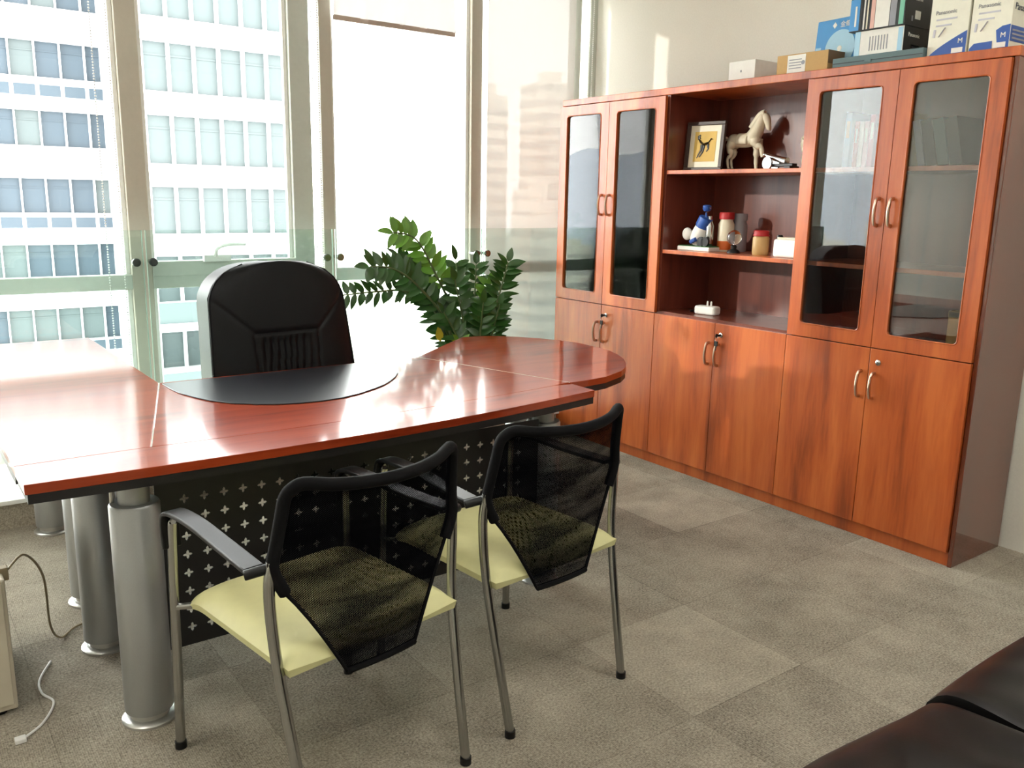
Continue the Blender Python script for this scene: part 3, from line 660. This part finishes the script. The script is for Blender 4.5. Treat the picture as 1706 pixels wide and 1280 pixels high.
for a, b_, mt in [(.080, .124, M['skyblue']), (.068, .079, M['black']), (.055, .061, M['white']), (.040, .046, M['cream']), (.010, .028, M['pink']), (-.055, .008, M['white']), (-.085, -.058, M['grey']), (-.118, -.098, M['mint'])]:
    front(o, 'printed_panel', mt, dx, a, b_, .004, .128)
front(o, 'printed_logo', M['white'], dx + .0013, .092, .100, .02, .10)
side(o, 'white_patch', M['white'], .124, -.035, .005, .03, .062); side(o, 'print_dash', M['grey'], .124, -.06, -.05, .02, .04)
text('small_print', 'Panasonic', .016, M['white'], o, MS(.124, -.05, .10))
def phone_box(y0, y1, label, x0, x1, variant):
    o = carton('phone_box', label, x0, x1, y0, y1, T0, T0 + .30, M['whitebox']); dx = (x1 - x0) / 2; w = (y1 - y0); dy = w / 2
    def patch(fn, name, mt):                    # curved blue panels on the front
        pts = fn; n = len(pts); b = MB(); v = [(-dx - .0014, y, z) for y, z in pts] + [(-dx - .0001, y, z) for y, z in pts]
        b.add(v, [tuple(range(n)), tuple(range(2 * n - 1, n - 1, -1))] + [(i, (i + 1) % n, (i + 1) % n + n, i + n) for i in range(n)]); b.build(name, mt, o)
    top = [(dy - .002, .30), (-dy + .002, .30)] + [(-dy + .002 + (w - .004) * t, .196 + .10 * (t ** 2.4)) for t in [i / 10 for i in range(11)]]
    patch(top, 'blue_top_panel', M['skyblue'] if variant == 0 else M['blue'])
    if variant == 0:
        bot = [(-dy + .002, .0), (dy - .002, .0)] + [(dy - .002 - (w - .004) * t, .088 * (t ** .75)) for t in [i / 10 for i in range(1, 11)]]
        patch(bot, 'blue_base_panel', M['blue'])
    else:
        patch([(-dy + .002, .0), (-dy + .038, .0), (-dy + .045, .03), (-dy + .052, .072), (-dy + .03, .085), (-dy + .002, .088)], 'blue_base_panel', M['blue'])
        patch([(dy - .002, .0), (-dy + .060, .0), (-dy + .062, .036), (dy - .02, .034), (dy - .004, .018)], 'blue_base_strip', M['blue'])
        MB().box(-dx + .0, dx, -dy - .0013, -dy - .0001, .03, .085).build('blue_side_band', M['blue'], o)
        for k in range(3): side(o, 'side_print', M['grey'], dy + .0013, -dx + .01, dx - .02, .038 + k * .014, .044 + k * .014)
        side(o, 'grey_side_top', M['greydark'], dy, -dx, dx, .205, .30)
        text('side_brand', 'Panasonic', .034, M['greydark'], o, MS(dy, -dx + .012, .140))
    text('brand_text', 'Panasonic', .021, M['grey'], o, MF(dx, dy - .02, .158)); text('monogram', 'M', .026, M['white'], o, MF(dx + .0016, -dy + .034, .044))
    front(o, 'panel_note', M['white'], dx + .0014, -dy + .012, -dy + .055, .010, .028)
    for k in range(2): front(o, 'print_line', M['palegrey'], dx, -.03 + .02 * k, dy - .025, .136 - .022 * k, .142 - .022 * k)
    b = MB(); b.tube([(-dx - .001, .035, .075), (-dx - .001, .012, .108)], .006, 6, flat=.2); b.tube([(-dx - .001, .055, .075), (-dx - .001, .053, .104)], .005, 6, flat=.2); b.build('handset_picture', M['palegrey'], o)
M['whitebox'] = mat('white_gloss_card', (232, 230, 214), .4); M['palegrey'] = mat('print_pale_grey', (196, 196, 206), .5); M['greydark'] = mat('print_dark_grey', (90, 94, 104), .5)
phone_box(.228, .381, 'white and blue tall box beside the black ended cartons on the bookcase', .05, .22, 0)
phone_box(.070, .218, 'white and blue tall box at the right end of the bookcase top', .05, .22, 1)
# ------------------------------------------------------------------ desk
DZ = .75
dk = thing('executive_desk', 'large L-shaped mahogany desk with rounded end on silver column legs', 'desk', (-2.2, 1.2, 0))
off = (2.2, -1.2)
def P2(pts): return [(x + off[0], y + off[1]) for x, y in pts]
g = .0012
front_arc = [(-3.168 + (-1.300 + 3.168) * t, None) for t in [i / 24 for i in range(25)]]
def fy(x):   # gently bowed front edge
    u = (x + 2.45) / .95
    return .656 + (.046 * u * u if x < -2.45 else .072 * u * u * .93)
fa = [(x, fy(x)) for x, _ in front_arc]
sa = lambda x: .856 - .022 * max(0, 1 - ((x + 2.35) / .5) ** 2) + (.05 * ((x + 2.0) / .7) ** 2 if x > -2.0 else 0)
ss = [(x, sa(x)) for x, _ in front_arc]
strip = fa + [(-1.300, .88)] + [p for p in reversed(ss[:-1])]
ret = [(-3.168, .858), (-2.838, .856), (-2.602, 1.694), (-2.612, 2.90), (-3.168, 2.90)]
main_front = [(x, y + g) for x, y in ss if -2.834 < x < -1.32]
mainp = [(-2.834, .857)] + main_front + [(-1.292, .912)] + [(-1.525, 1.671), (-1.62, 1.676), (-2.598, 1.690)]
ext = [(-1.521, 1.672), (-1.289, .905), (-1.20, .905), (-1.095, .917), (-.956, .975), (-.88, 1.03), (-.819, 1.093), (-.755, 1.175), (-.706, 1.263), (-.672, 1.35), (-.656, 1.439), (-.650, 1.53), (-.656, 1.617), (-.685, 1.715), (-.731, 1.808), (-.795, 1.90), (-.872, 1.976), (-.95, 2.015), (-1.053, 2.034)]
for nm, poly, ax in (('front_strip', strip, 'd'), ('return_top', ret, 'y'), ('main_top', mainp, 'd'), ('rounded_end_top', ext, 'd')):
    t = MB(); t.prism(P2(poly), DZ - .026, DZ); t.build(nm, M['deskwood'] if ax == 'd' else M['deskwood'], dk, bevel=.0016 if nm != 'main_top' else .0006, seg=3)
    b = MB(); 
    cx = sum(p[0] for p in poly) / len(poly); cy = sum(p[1] for p in poly) / len(poly)
    b.prism([((x - cx) * .994 + cx + off[0], (y - cy) * .994 + cy + off[1]) for x, y in poly], DZ - .050, DZ - .0262); b.build('black_underlay', M['deskblack'], dk)
# pale inlay lines where the tops meet
for a, b_ in (((-2.836, .857), (-2.600, 1.692)), ((-1.523, 1.671), (-1.2905, .909))):
    l = MB(); l.tube([(a[0] + off[0], a[1] + off[1], DZ - .0005), (b_[0] + off[0], b_[1] + off[1], DZ - .0005)], .0009, 6); tag(l.build('inlay_line', M['cream'], dk), 'pale inlay line between the tops')
def column(x, y, full=True, r=.064):
    c = MB(); c.lathe([(r, .034), (r, .628), (r - .004, .634), (.0, .634)], 32, o=(x + off[0], y + off[1], 0)); o = c.build('leg', M['silver'], dk, smooth=True)
    c = MB(); c.lathe([(.040, .60), (.040, DZ - .05)], 24, o=(x + off[0], y + off[1], 0)); c.build('neck', M['silver'], o, smooth=True)
    c = MB(); c.tube([(x + off[0] - .05, y + off[1] + .02, .62), (x + off[0] - .05, y + off[1] + .02, DZ - .05)], .006, 8); c.build('rod', M['chrome'], o, smooth=True)
    c = MB(); c.lathe([(.074, 0), (.074, .007), (.068, .012), (.052, .014), (.052, .036)], 32, o=(x + off[0], y + off[1], 0)); c.build('foot', M['chrome2'], o, smooth=True)
M['chrome2'] = mat('brushed_foot', (196, 196, 192), .3, .7)
for x, y in ((-2.910, .765), (-2.925, 1.25), (-2.90, 1.62), (-2.90, 2.41), (-1.455, .86), (-1.0, 1.62)): column(x, y)
# perforated modesty panel: real cross-shaped holes
def perforated(nx, nz, pitch, hole):
    out = []; n = 16
    for k in range(n):
        a = 2 * PI * k / n + PI / n * 0
        rr = hole * (.72 + .30 * math.cos(4 * a)); out.append((rr * math.cos(a), rr * math.sin(a)))
    vs = []; fs = []
    for j in range(nz):
        for i in range(nx):
            cx, cz = (i + .5) * pitch, (j + .5) * pitch; b = len(vs); hp = pitch / 2
            for k in range(n):
                a = 2 * PI * k / n; c, s_ = math.cos(a), math.sin(a); q = hp / max(abs(c), abs(s_))
                vs.append((cx + c * q, 0, cz + s_ * q))
            for x, z in out: vs.append((cx + x, 0, cz + z))
            for k in range(n): fs.append((b + k, b + (k + 1) % n, b + n + (k + 1) % n, b + n + k))
    return vs, fs
px0, px1, pz0, pz1, py = -2.853, -1.533, .168, .664, .79; pit = .055
nx, nz = 22, 8; ox = px0 + .05; oz = .195
pan = MB(); v, f_ = perforated(nx, nz, pit, .0135)
pan.add([(x + ox + off[0], py + off[1], z + oz) for x, _, z in v], f_)
def pq(x0, x1, z0, z1): pan.quad((x0 + off[0], py + off[1], z0), (x1 + off[0], py + off[1], z0), (x1 + off[0], py + off[1], z1), (x0 + off[0], py + off[1], z1))
pq(px0, ox, pz0, pz1); pq(ox + nx * pit, px1, pz0, pz1); pq(ox, ox + nx * pit, pz0, oz); pq(ox, ox + nx * pit, oz + nz * pit, pz1)
tag(pan.build('modesty_panel', M['blackmetal'], dk, solid=.0035), 'black metal panel perforated with small crosses')
b = MB(); b.box(px0 + off[0], px1 + off[0], py + off[1] + .02, py + off[1] + .05, .672, .700); b.box(-2.6 + off[0], -2.35 + off[0], py + .03 + off[1], py + .33 + off[1], .675, .690); b.build('support_rail', M['silver'], dk)

# desk pad: half-round leatherette mat
pd = [(-2.60, 1.655), (-2.598, 1.55), (-2.59, 1.47), (-2.565, 1.38), (-2.537, 1.303), (-2.49, 1.23), (-2.42, 1.17), (-2.36, 1.135), (-2.297, 1.114), (-2.22, 1.104), (-2.14, 1.112), (-2.062, 1.140), (-1.98, 1.185), (-1.92, 1.225), (-1.876, 1.265), (-1.82, 1.325), (-1.774, 1.389), (-1.75, 1.45), (-1.742, 1.513), (-1.75, 1.57), (-1.775, 1.63), (-1.80, 1.655)]
pr = thing('desk_pad', 'half round black leatherette desk pad lying on the desk', 'desk pad', (-2.2, 1.4, DZ))
MB().prism([(x + 2.2, y - 1.4) for x, y in pd], .0004, .0045).build('mat', M['pad'], pr, bevel=.0015)

# ------------------------------------------------------------------ executive chair
ex = thing('executive_chair', 'black leather executive chair with pleated backrest behind the desk', 'chair', (-2.025, 1.52, 0), R(5))
TH = .135
def half_w(z):                        # backrest outline, local z from .50 to 1.20
    t = (z - .50) / .668
    w = .334 - .040 * t
    if t > .74: k = (t - .74) / .26; w *= (max(0, 1 - k ** 2.2)) ** .36
    return max(w, .0)
def back_y(z): return .285 + .12 * ((z - .5) / .7) ** 1.2
def bulge(x, z):
    w = max(half_w(z), .02); u = min(1, abs(x) / w)
    return .045 * (1 - u ** 5)
def seam_d(x, z):
    d = 0
    def ln(x0, z0, x1, z1, wd=.007):
        L2 = (x1 - x0) ** 2 + (z1 - z0) ** 2; t = max(0, min(1, ((x - x0) * (x1 - x0) + (z - z0) * (z1 - z0)) / L2))
        q = math.hypot(x - x0 - t * (x1 - x0), z - z0 - t * (z1 - z0)); return math.exp(-(q / wd) ** 2)
    for sx in (-1, 1):
        d = max(d, ln(sx * .145, .885, sx * .30, 1.03), ln(sx * .145, .885, sx * .125, .52))
    d = max(d, ln(-.145, .885, .145, .885))
    return d
def backf(u, v):
    z = .50 + .668 * (1 - (1 - v) ** 1.25); w = half_w(z); x = w * (2 * u - 1)
    y = back_y(z) - bulge(x, z) + .007 * seam_d(x, z)
    if abs(x) < .12 and z < .875:     # pleats of the lumbar panel
        k = min(1, (.12 - abs(x)) / .02) * min(1, (.875 - z) / .03)
        y += k * (.006 + .0045 * math.sin(x * 210 + 2.6 * math.sin(z * 13) + .9 * math.sin(x * 40)) )
    return (x, y, z)
b = MB(); nu, nv = 96, 90
b.grid(backf, nu, nv)
b.grid(lambda u, v: (backf(1 - u, v)[0] * .97, back_y(backf(u, v)[2]) + TH + .02 * (1 - (2 * u - 1) ** 4), backf(u, v)[2] - .012 * v), nu, nv)
n = nu * nv
for j in range(nv - 1):
    b.f.append((j * nu, n + (j) * nu + nu - 1, n + (j + 1) * nu + nu - 1, (j + 1) * nu)); b.f.append((j * nu + nu - 1, (j + 1) * nu + nu - 1, n + (j + 1) * nu, n + j * nu)); b.mi += [0, 0]
for i in range(nu - 1):
    b.f.append((i, i + 1, n + nu - 2 - i, n + nu - 1 - i)); t0 = (nv - 1) * nu; b.f.append((t0 + i + 1, t0 + i, n + t0 + nu - 1 - i, n + t0 + nu - 2 - i)); b.mi += [0, 0]
b.build('backrest', M['leather'], ex, smooth=True)
# piping along the front rim
pp = [(-half_w(z) * .985, back_y(z) - .004, z) for z in [.52 + i * .0335 for i in range(20)]]; pp = [p for p in pp if p[2] < 1.17]
for sx in (1, -1): MB().tube([(x * sx, y, z) for x, y, z in pp], .004, 6).build('piping', M['leather'], ex, smooth=True)
b = MB(); b.prism(rrect(-.27, .27, -.27, .30, .09, 6), .40, .52); b.build('seat', M['leather'], ex, bevel=.04, seg=4)
for sx in (-1, 1):
    b = MB(); b.tube(smooth_path([(sx * .27, .22, .44), (sx * .32, .22, .52), (sx * .325, .20, .64), (sx * .32, -.10, .645), (sx * .32, -.17, .60), (sx * .28, -.12, .44)], 5), .024, 10, flat=1.4); b.build('armrest', M['blackplastic'], ex, smooth=True)
b = MB(); b.lathe([(.03, .06), (.03, .22), (.022, .22), (.022, .40), (.10, .40)], 18); b.build('gas_lift', M['blackmetal'], ex, smooth=True)
for k in range(5):
    a = R(72 * k + 12 - 54); c, s_ = math.cos(a), math.sin(a)
    b = MB(); b.tube([(.02 * c, .02 * s_, .11), (.18 * c, .18 * s_, .10), (.33 * c, .33 * s_, .075)], [.03, .024, .018], 8); leg = b.build('base_arm', M['blackplastic'], ex, smooth=True)
    b = MB(); b.lathe([(.012, -.022), (.028, -.020), (.028, .020), (.012, .022)], 18, M=Matrix.Translation((.33 * c, .33 * s_, .028)) @ Matrix.Rotation(a, 4, 'Z') @ Matrix.Rotation(PI / 2, 4, 'X')); b.build('caster', M['blackplastic'], leg, smooth=True)

# ------------------------------------------------------------------ visitor chairs
def visitor_chair(loc, rz, label):
    c = thing('visitor_chair', label, 'chair', loc, rz, group='mesh back visitor chairs facing the desk')
    # seat pad with rolled edges
    def sf(u, v):
        y = -.235 + .50 * v; wv = .243 - .004 * v; x = wv * (2 * u - 1)
        e = (1 - abs(2 * u - 1) ** 5) * (1 - abs(2 * v - 1) ** 7)
        z = .434 + .044 * e ** .5 - .012 * math.sin(PI * u) * (1 - v * .6)
        if v > .8: z -= .035 * ((v - .8) / .2) ** 2
        return (x, y, z)
    b = MB(); nu = nv = 28; b.grid(sf, nu, nv); n = nu * nv
    b.grid(lambda u, v: (sf(1 - u, v)[0] * .98, sf(u, v)[1] * .985, .414 - (.02 * ((v - .8) / .2) ** 2 if v > .8 else 0)), nu, nv)
    for j in range(nv - 1):
        b.f += [(j * nu, n + j * nu + nu - 1, n + (j + 1) * nu + nu - 1, (j + 1) * nu), (j * nu + nu - 1, (j + 1) * nu + nu - 1, n + (j + 1) * nu, n + j * nu)]; b.mi += [0, 0]
    t0 = (nv - 1) * nu
    for i in range(nu - 1):
        b.f += [(i, i + 1, n + nu - 2 - i, n + nu - 1 - i), (t0 + i + 1, t0 + i, n + t0 + nu - 1 - i, n + t0 + nu - 2 - i)]; b.mi += [0, 0]
    tag(b.build('seat', M['lime'], c, smooth=True), 'pale lime green vinyl seat pad')
    for sx in (-1, 1):
        b = MB(); b.tube(smooth_path([(sx * .266, .285, .012), (sx * .262, .278, .32), (sx * .258, .270, .60), (sx * .256, .266, .635)], 4), .0125, 12); l = b.build('leg', M['steel'], c, smooth=True)
        b = MB(); b.lathe([(.015, 0), (.015, .02)], 12, o=(sx * .266, .285, 0)); b.build('foot', M['blackplastic'], l, smooth=True)
        b = MB(); b.tube(smooth_path([(sx * .230, -.288, .012), (sx * .240, -.245, .22), (sx * .252, -.205, .44), (sx * .260, -.198, .60), (sx * .254, -.205, .68)], 5), .0125, 12); l = b.build('leg', M['steel'], c, smooth=True)
        b = MB(); b.lathe([(.015, 0), (.015, .02)], 12, o=(sx * .230, -.288, 0)); b.build('foot', M['blackplastic'], l, smooth=True)
        # arm: flat black band curling down over the front leg
        path = smooth_path([(sx * .258, .274, .565), (sx * .258, .283, .625), (sx * .257, .262, .662), (sx * .256, .15, .668), (sx * .262, 0, .660), (sx * .275, -.165, .656)], 5); w = .024
        vs = []; fs = []; k = len(path)
        for i, p in enumerate(path):
            q = (path[min(i + 1, k - 1)] - path[max(i - 1, 0)]).normalized(); nrm = q.cross(Vector((1, 0, 0))).normalized()
            for dx, dn in ((-w, -.006), (w, -.006), (w, .006), (-w, .006)): vs.append(p + Vector((dx, 0, 0)) + nrm * dn)
        for i in range(k - 1):
            for j in range(4): fs.append((i * 4 + j, i * 4 + (j + 1) % 4, (i + 1) * 4 + (j + 1) % 4, (i + 1) * 4 + j))
        fs += [(3, 2, 1, 0), ((k - 1) * 4, (k - 1) * 4 + 1, (k - 1) * 4 + 2, (k - 1) * 4 + 3)]
        b = MB(); b.add(vs, fs); b.tube([(sx * .302, -.172, .652), (sx * .25, -.195, .662)], .012, 10); b.build('armrest', M['blackplastic'], c, bevel=.003, smooth=True)
        b = MB(); b.tube([(sx * .260, .272, .405), (sx * .20, .20, .418), (sx * .20, -.18, .418), (sx * .238, -.205, .42)], .009, 8); b.build('seat_rail', M['steel'], c, smooth=True)
    # mesh back
    def hw(z):
        if z >= .63: return .256 - .028 * (z - .63) / .22
        t = (.63 - z) / .25; return .256 - .158 * (t ** .80)
    def by(x, z):
        t = (z - .38) / .47; u = min(1, abs(x) / .245)
        return -.200 - .022 * max(0, t - .5) * 2 - .022 * max(0, .45 - t) - (.040 + .050 * t) * (1 - u * u) + .016 * math.sin(PI * t) * (1 - u * u)
    def mf(u, v):
        z = .38 + .47 * v; w = hw(z); x = w * (2 * u - 1)
        zz = z - .012 * v * (1 - (2 * u - 1) ** 2) * 1.0
        return (x, by(x, z), zz)
    b = MB(); b.grid(mf, 30, 34); tag(b.build('mesh_back', M['mesh'], c, smooth=True), 'black see-through mesh backrest')
    side_l = [(-hw(z), by(-hw(z), z) , z) for z in (.60, .66, .72, .78, .82)]
    top = [(-.222, by(-.222, .85), .840), (-.20, by(-.20, .85), .852)] + [(x, by(x, .85), .850 - .010 * (1 - (x / .2) ** 2)) for x in (-.15, -.1, -.05, 0, .05, .1, .15)] + [(.20, by(.20, .85), .852), (.222, by(.222, .85), .840)]
    side_r = [(-x, y, z) for x, y, z in reversed(side_l)]
    b = MB(); b.tube(smooth_path(side_l + top + side_r, 4), .0145, 10); b.build('back_frame', M['blackfab'], c, smooth=True)
    b = MB(); ed = [(hw(z) * 1.0, by(hw(z), z), z) for z in (.38, .41, .45, .49, .53, .57, .60, .63)]
    b.tube(ed, .005, 6); b.tube([(-x, y, z) for x, y, z in ed], .005, 6); b.tube([mf(u / 10, 0) for u in range(11)], .008, 6); b.build('hem', M['blackfab'], c, smooth=True)
    return c
vc = visitor_chair((-2.572, .335, 0), R(9.3), 'lime seated mesh back visitor chair nearest the silver desk column on the left')
dup(vc, 'lime seated mesh back visitor chair on the right, nearer the bookcase', (-1.938, .425, 0), R(6))

# ------------------------------------------------------------------ potted plant
pl = thing('potted_plant', 'glossy green leafy plant arching up behind the rounded desk end', 'plant', (-.80, 2.30, 0))
b = MB(); b.lathe([(.12, 0), (.15, .02), (.185, .34), (.195, .36), (.175, .36), (.17, .31)], 28); b.build('pot', M['pot'], pl, smooth=True)
b = MB(); b.lathe([(.001, .315), (.168, .315), (.168, .30), (.001, .30)], 24); b.build('soil', M['soil'], pl)
rp = random.Random(11)
def leaf(mb, base, d, nrm, L, W):
    d = d.normalized(); s_ = d.cross(nrm).normalized(); nn = s_.cross(d); vs = []; fs = []
    K = 7
    for i in range(K + 1):
        t = i / K; w = W * (math.sin(PI * min(1, t ** .8)) ** .8) if 0 < t < 1 else .0008
        c = base + d * (L * t) + nn * (-.14 * L * t * t)
        vs += [c - s_ * w + nn * w * .22, c, c + s_ * w + nn * w * .22]
    for i in range(K):
        a = i * 3; fs += [(a, a + 1, a + 4, a + 3), (a + 1, a + 2, a + 5, a + 4)]
    mb.add(vs, fs)
def stem(pts, start, cnt, L, mt, tilt=0):
    P = smooth_path([(x + .80, y - 2.30, z) for x, y, z in pts], 8); k = len(P)
    b = MB(); b.tube(P, [.009 - .006 * i / k for i in range(k)], 7); st = b.build('stem', M['stem'], pl, smooth=True)
    lv = MB()
    for i in range(cnt):
        t = start + (1 - start) * i / (cnt - 1); q = t * (k - 1); j = min(int(q), k - 2); base = P[j].lerp(P[j + 1], q - j); tan = (P[j + 1] - P[j]).normalized()
        side_ = tan.cross(Vector((-.45, -.85, .25))).normalized()
        for sg in ((-1, 1) if i < cnt - 1 else (0,)):
            d = tan * (.55 + rp.uniform(-.15, .15)) + side_ * sg * 1.0 + Vector((rp.uniform(-.25, .25), rp.uniform(-.3, .3), rp.uniform(-.05, .3)))
            if sg == 0: d = tan
            leaf(lv, base + tan * rp.uniform(-.01, .01), d, Vector((rp.uniform(-.5, .1), -.7, .7 + rp.uniform(-.3, .3))), L * 1.1 * (1 - .25 * abs(t - .6)) * rp.uniform(.85, 1.1), L * .23 * rp.uniform(.85, 1.15))
    lv.build('foliage', mt, st, smooth=True)
B0 = (-.80, 2.30, .31)
def st(x, y, z, mid=None, start=.42, cnt=11, L=.088, mt='leaf', bx=0, by_=0):
    b0 = (-.80 + bx, 2.30 + by_, .31)
    pts = [b0, mid or (b0[0] + (x - b0[0]) * .35, b0[1] + (y - b0[1]) * .5, .31 + (z - .31) * .6), (x, y, z)] if not isinstance(mid, list) else [b0] + mid + [(x, y, z)]
    stem(pts, start, cnt, L, M[mt])
st(-1.31, 2.28, 1.262, [(-.92, 2.30, .78), (-1.05, 2.30, 1.05), (-1.17, 2.29, 1.225)], .42, 15, .095, 'leaf2', -.04)
st(-1.56, 2.34, .955, [(-1.02, 2.33, .83), (-1.20, 2.33, .955), (-1.38, 2.33, .965)], .40, 12, .075, 'leaf', -.06, .03)
st(-1.45, 2.25, 1.10, [(-.98, 2.28, .76), (-1.16, 2.27, .98), (-1.31, 2.26, 1.08)], .34, 16, .09, 'leaf', -.05, -.03)
st(-1.22, 2.36, 1.12, [(-.95, 2.34, .74), (-1.08, 2.35, .98)], .34, 15, .09, 'leaf', -.02, .04)
st(-.64, 2.22, 1.10, [(-.75, 2.25, .70), (-.69, 2.23, .92)], .42, 15, .092, 'leaf', .05, -.03)
st(-.86, 2.40, 1.10, [(-.83, 2.36, .75)], .45, 11, .09, 'leaf', .0, .06)
st(-.74, 2.38, 1.08, [(-.78, 2.34, .72)], .45, 11, .085, 'leaf', .03, .06)
st(-.70, 2.30, .98, [(-.75, 2.30, .68)], .42, 12, .085, 'leaf2', .07)
st(-.98, 2.22, 1.02, [(-.88, 2.26, .70)], .40, 12, .09, 'leaf', -.02, -.05)
st(-1.06, 2.20, .86, [(-.92, 2.24, .64)], .36, 10, .085, 'leaf', -.06, -.05)
st(-1.16, 2.32, .98, [(-.97, 2.30, .72)], .36, 13, .085, 'leaf', -.07, .02)
st(-1.02, 2.12, .70, [(-.93, 2.18, .56)], .36, 9, .08, 'leaf2', -.06, -.08)
st(-1.0, 2.40, .80, [(-.90, 2.36, .6)], .36, 9, .085, 'leaf', -.04, .06)
st(-.64, 2.26, .80, [(-.71, 2.28, .58)], .42, 8, .075, 'leaf', .08, -.04)
st(-.84, 2.16, .90, [(-.82, 2.22, .64)], .40, 11, .085, 'leaf', 0, -.08)
st(-.72, 2.18, .88, [(-.76, 2.22, .62)], .42, 10, .08, 'leaf', .03, -.07)
lv = MB(); leaf(lv, Vector((-.23, -.02, .69)), Vector((-.2, -.1, 1)), Vector((-.5, -.8, .1)), .085, .020); leaf(lv, Vector((-.19, -.05, .66)), Vector((.3, -.2, .5)), Vector((-.5, -.8, .1)), .07, .018); tag(lv.build('yellow_leaf', M['leafy'], pl, smooth=True), 'yellowed leaf')

# ------------------------------------------------------------------ sofa corner in the foreground
so = thing('leather_sofa', 'dark leather sofa seat reaching into the lower right corner', 'sofa', (-1.2, -1.165, 0))
MB().box(-1.16, .86, -.42, .42, .06, .27).build('base', M['sofaleather'], so, bevel=.03, seg=3)
def cushion(x0, x1, ph):
    nu, nv = 60, 44; h = .155
    def cf(u, v):
        x = x0 + (x1 - x0) * u; y = -.40 + .845 * v; e = (1 - abs(2 * u - 1) ** 90) * (1 - abs(2 * v - 1) ** 12)
        z = .27 + h * (e ** .45 if e > 0 else 0)
        z += .006 * math.sin(x * 9 + ph) * math.sin(y * 12) * e + .004 * math.sin((x * 38 + y * 22) + 3 * math.sin(y * 9 + ph)) * max(0, math.sin(PI * v)) * e * (1 if (v > .3) else .5)
        return (x, y + .012 * math.sin(x * 5 + ph) * v, z)
    b = MB(); b.grid(cf, nu, nv); b.grid(lambda u, v: (x0 + (x1 - x0) * (1 - u), -.40 + .845 * v + .012 * math.sin((x0 + (x1 - x0) * (1 - u)) * 5 + ph) * v, .265), nu, nv); n = nu * nv
    b.build('seat_cushion', M['sofaleather'], so, smooth=True)
    pts = [(x0 + (x1 - x0) * k / 20, .44 + .012 * math.sin((x0 + (x1 - x0) * k / 20) * 5 + ph), .285) for k in range(21)]
cushion(-1.155, -.457, 0); cushion(-.455, .243, 1.7); cushion(.249, .86, 3.1)
b = MB(); b.prism(rrect(-1.16, .86, -.62, -.40, .09, 5), .10, .80); b.build('backrest', M['sofaleather'], so, bevel=.05, seg=4)
b = MB(); b.prism(rrect(.865, 1.05, -.62, .44, .07, 5), .06, .60); b.build('armrest', M['sofaleather'], so, bevel=.04, seg=4)
for sx in (-1.1, .98):
    for sy in (-.55, .36): MB().lathe([(.025, 0), (.028, .07)], 14, o=(sx, sy, 0)).build('foot', M['blackplastic'], so, smooth=True)

# ------------------------------------------------------------------ beige box and cables on the floor by the desk
bx = thing('beige_cabinet', 'beige metal box standing on the carpet at the left edge below the desk', 'cabinet', (-3.45, 1.02, 0))
b = MB(); b.box(-.24, .245, -.03, .42, .012, .40); b.build('body', M['beigebox'], bx, bevel=.006)
MB().box(-.235, .235, -.036, -.03, .03, .39).build('front_panel', M['beigebox'], bx, bevel=.002)
for sx in (-.2, .2):
    for sy in (0, .38): MB().lathe([(.02, 0), (.02, .014)], 12, o=(sx, sy, 0)).build('foot', M['blackplastic'], bx)
MB().box(.18, .26, .02, .05, .375, .412).build('plug_block', M['tan'], bx, bevel=.003)
c = MB(); c.tube(smooth_path([(-3.19, 1.06, .40), (-3.14, 1.12, .41), (-3.09, 1.20, .30), (-3.075, 1.28, .10), (-3.04, 1.36, .012), (-2.99, 1.42, .006), (-2.92, 1.45, .006)], 8), .0035, 8)
tag(c.build('power_cable', M['tan'], smooth=True), 'thin tan cable drooping from the beige box to the carpet', 'cable')
uc = thing('usb_cable', 'short white cable with a plug lying on the carpet by the front column', 'cable', (-3.14, .95, 0))
c = MB(); c.tube(smooth_path([(.05, .28, .004), (.005, .18, .004), (.0, .10, .004), (.02, .03, .004), (-.02, -.06, .004), (-.07, -.11, .006)], 7), .0035, 8); c.build('lead', M['bead'], uc, smooth=True)
MB().box(-.095, -.068, -.128, -.104, .001, .013, ).build('plug', M['bead'], uc, bevel=.002)

# ------------------------------------------------------------------ unseen ceiling lamps added as fill for the near half of the room
def lamp(x, y, label, pw):
    l = thing('fill_ceiling_light', label, 'lamp', (x, y, CEIL), group='added fill lamps out of view')
    f = MB(); f.box(-.31, .31, -.31, -.295, -.03, 0); f.box(-.31, .31, .295, .31, -.03, 0); f.box(-.31, -.295, -.295, .295, -.03, 0); f.box(.295, .31, -.295, .295, -.03, 0); f.build('trim_frame', M['whiteframe'], l)
    MB().box(-.295, .295, -.295, .295, -.015, -.01).build('diffuser', M['diffuser'], l)
    a = light('fill_lamp', 'AREA', (0, 0, -.034), pw, (1, .97, .92), .56); a.parent = l
M['diffuser'] = mat('fill_lamp_diffuser', (255, 250, 240), .5, emit=3.0)
lamp(-2.6, -.9, 'unseen square fill lamp added above the sofa', 2.5); lamp(-.9, -.9, 'unseen square fill lamp added above the right end of the sofa', 3.5); lamp(-3.9, .6, 'unseen square fill lamp added left of the desk', 2)
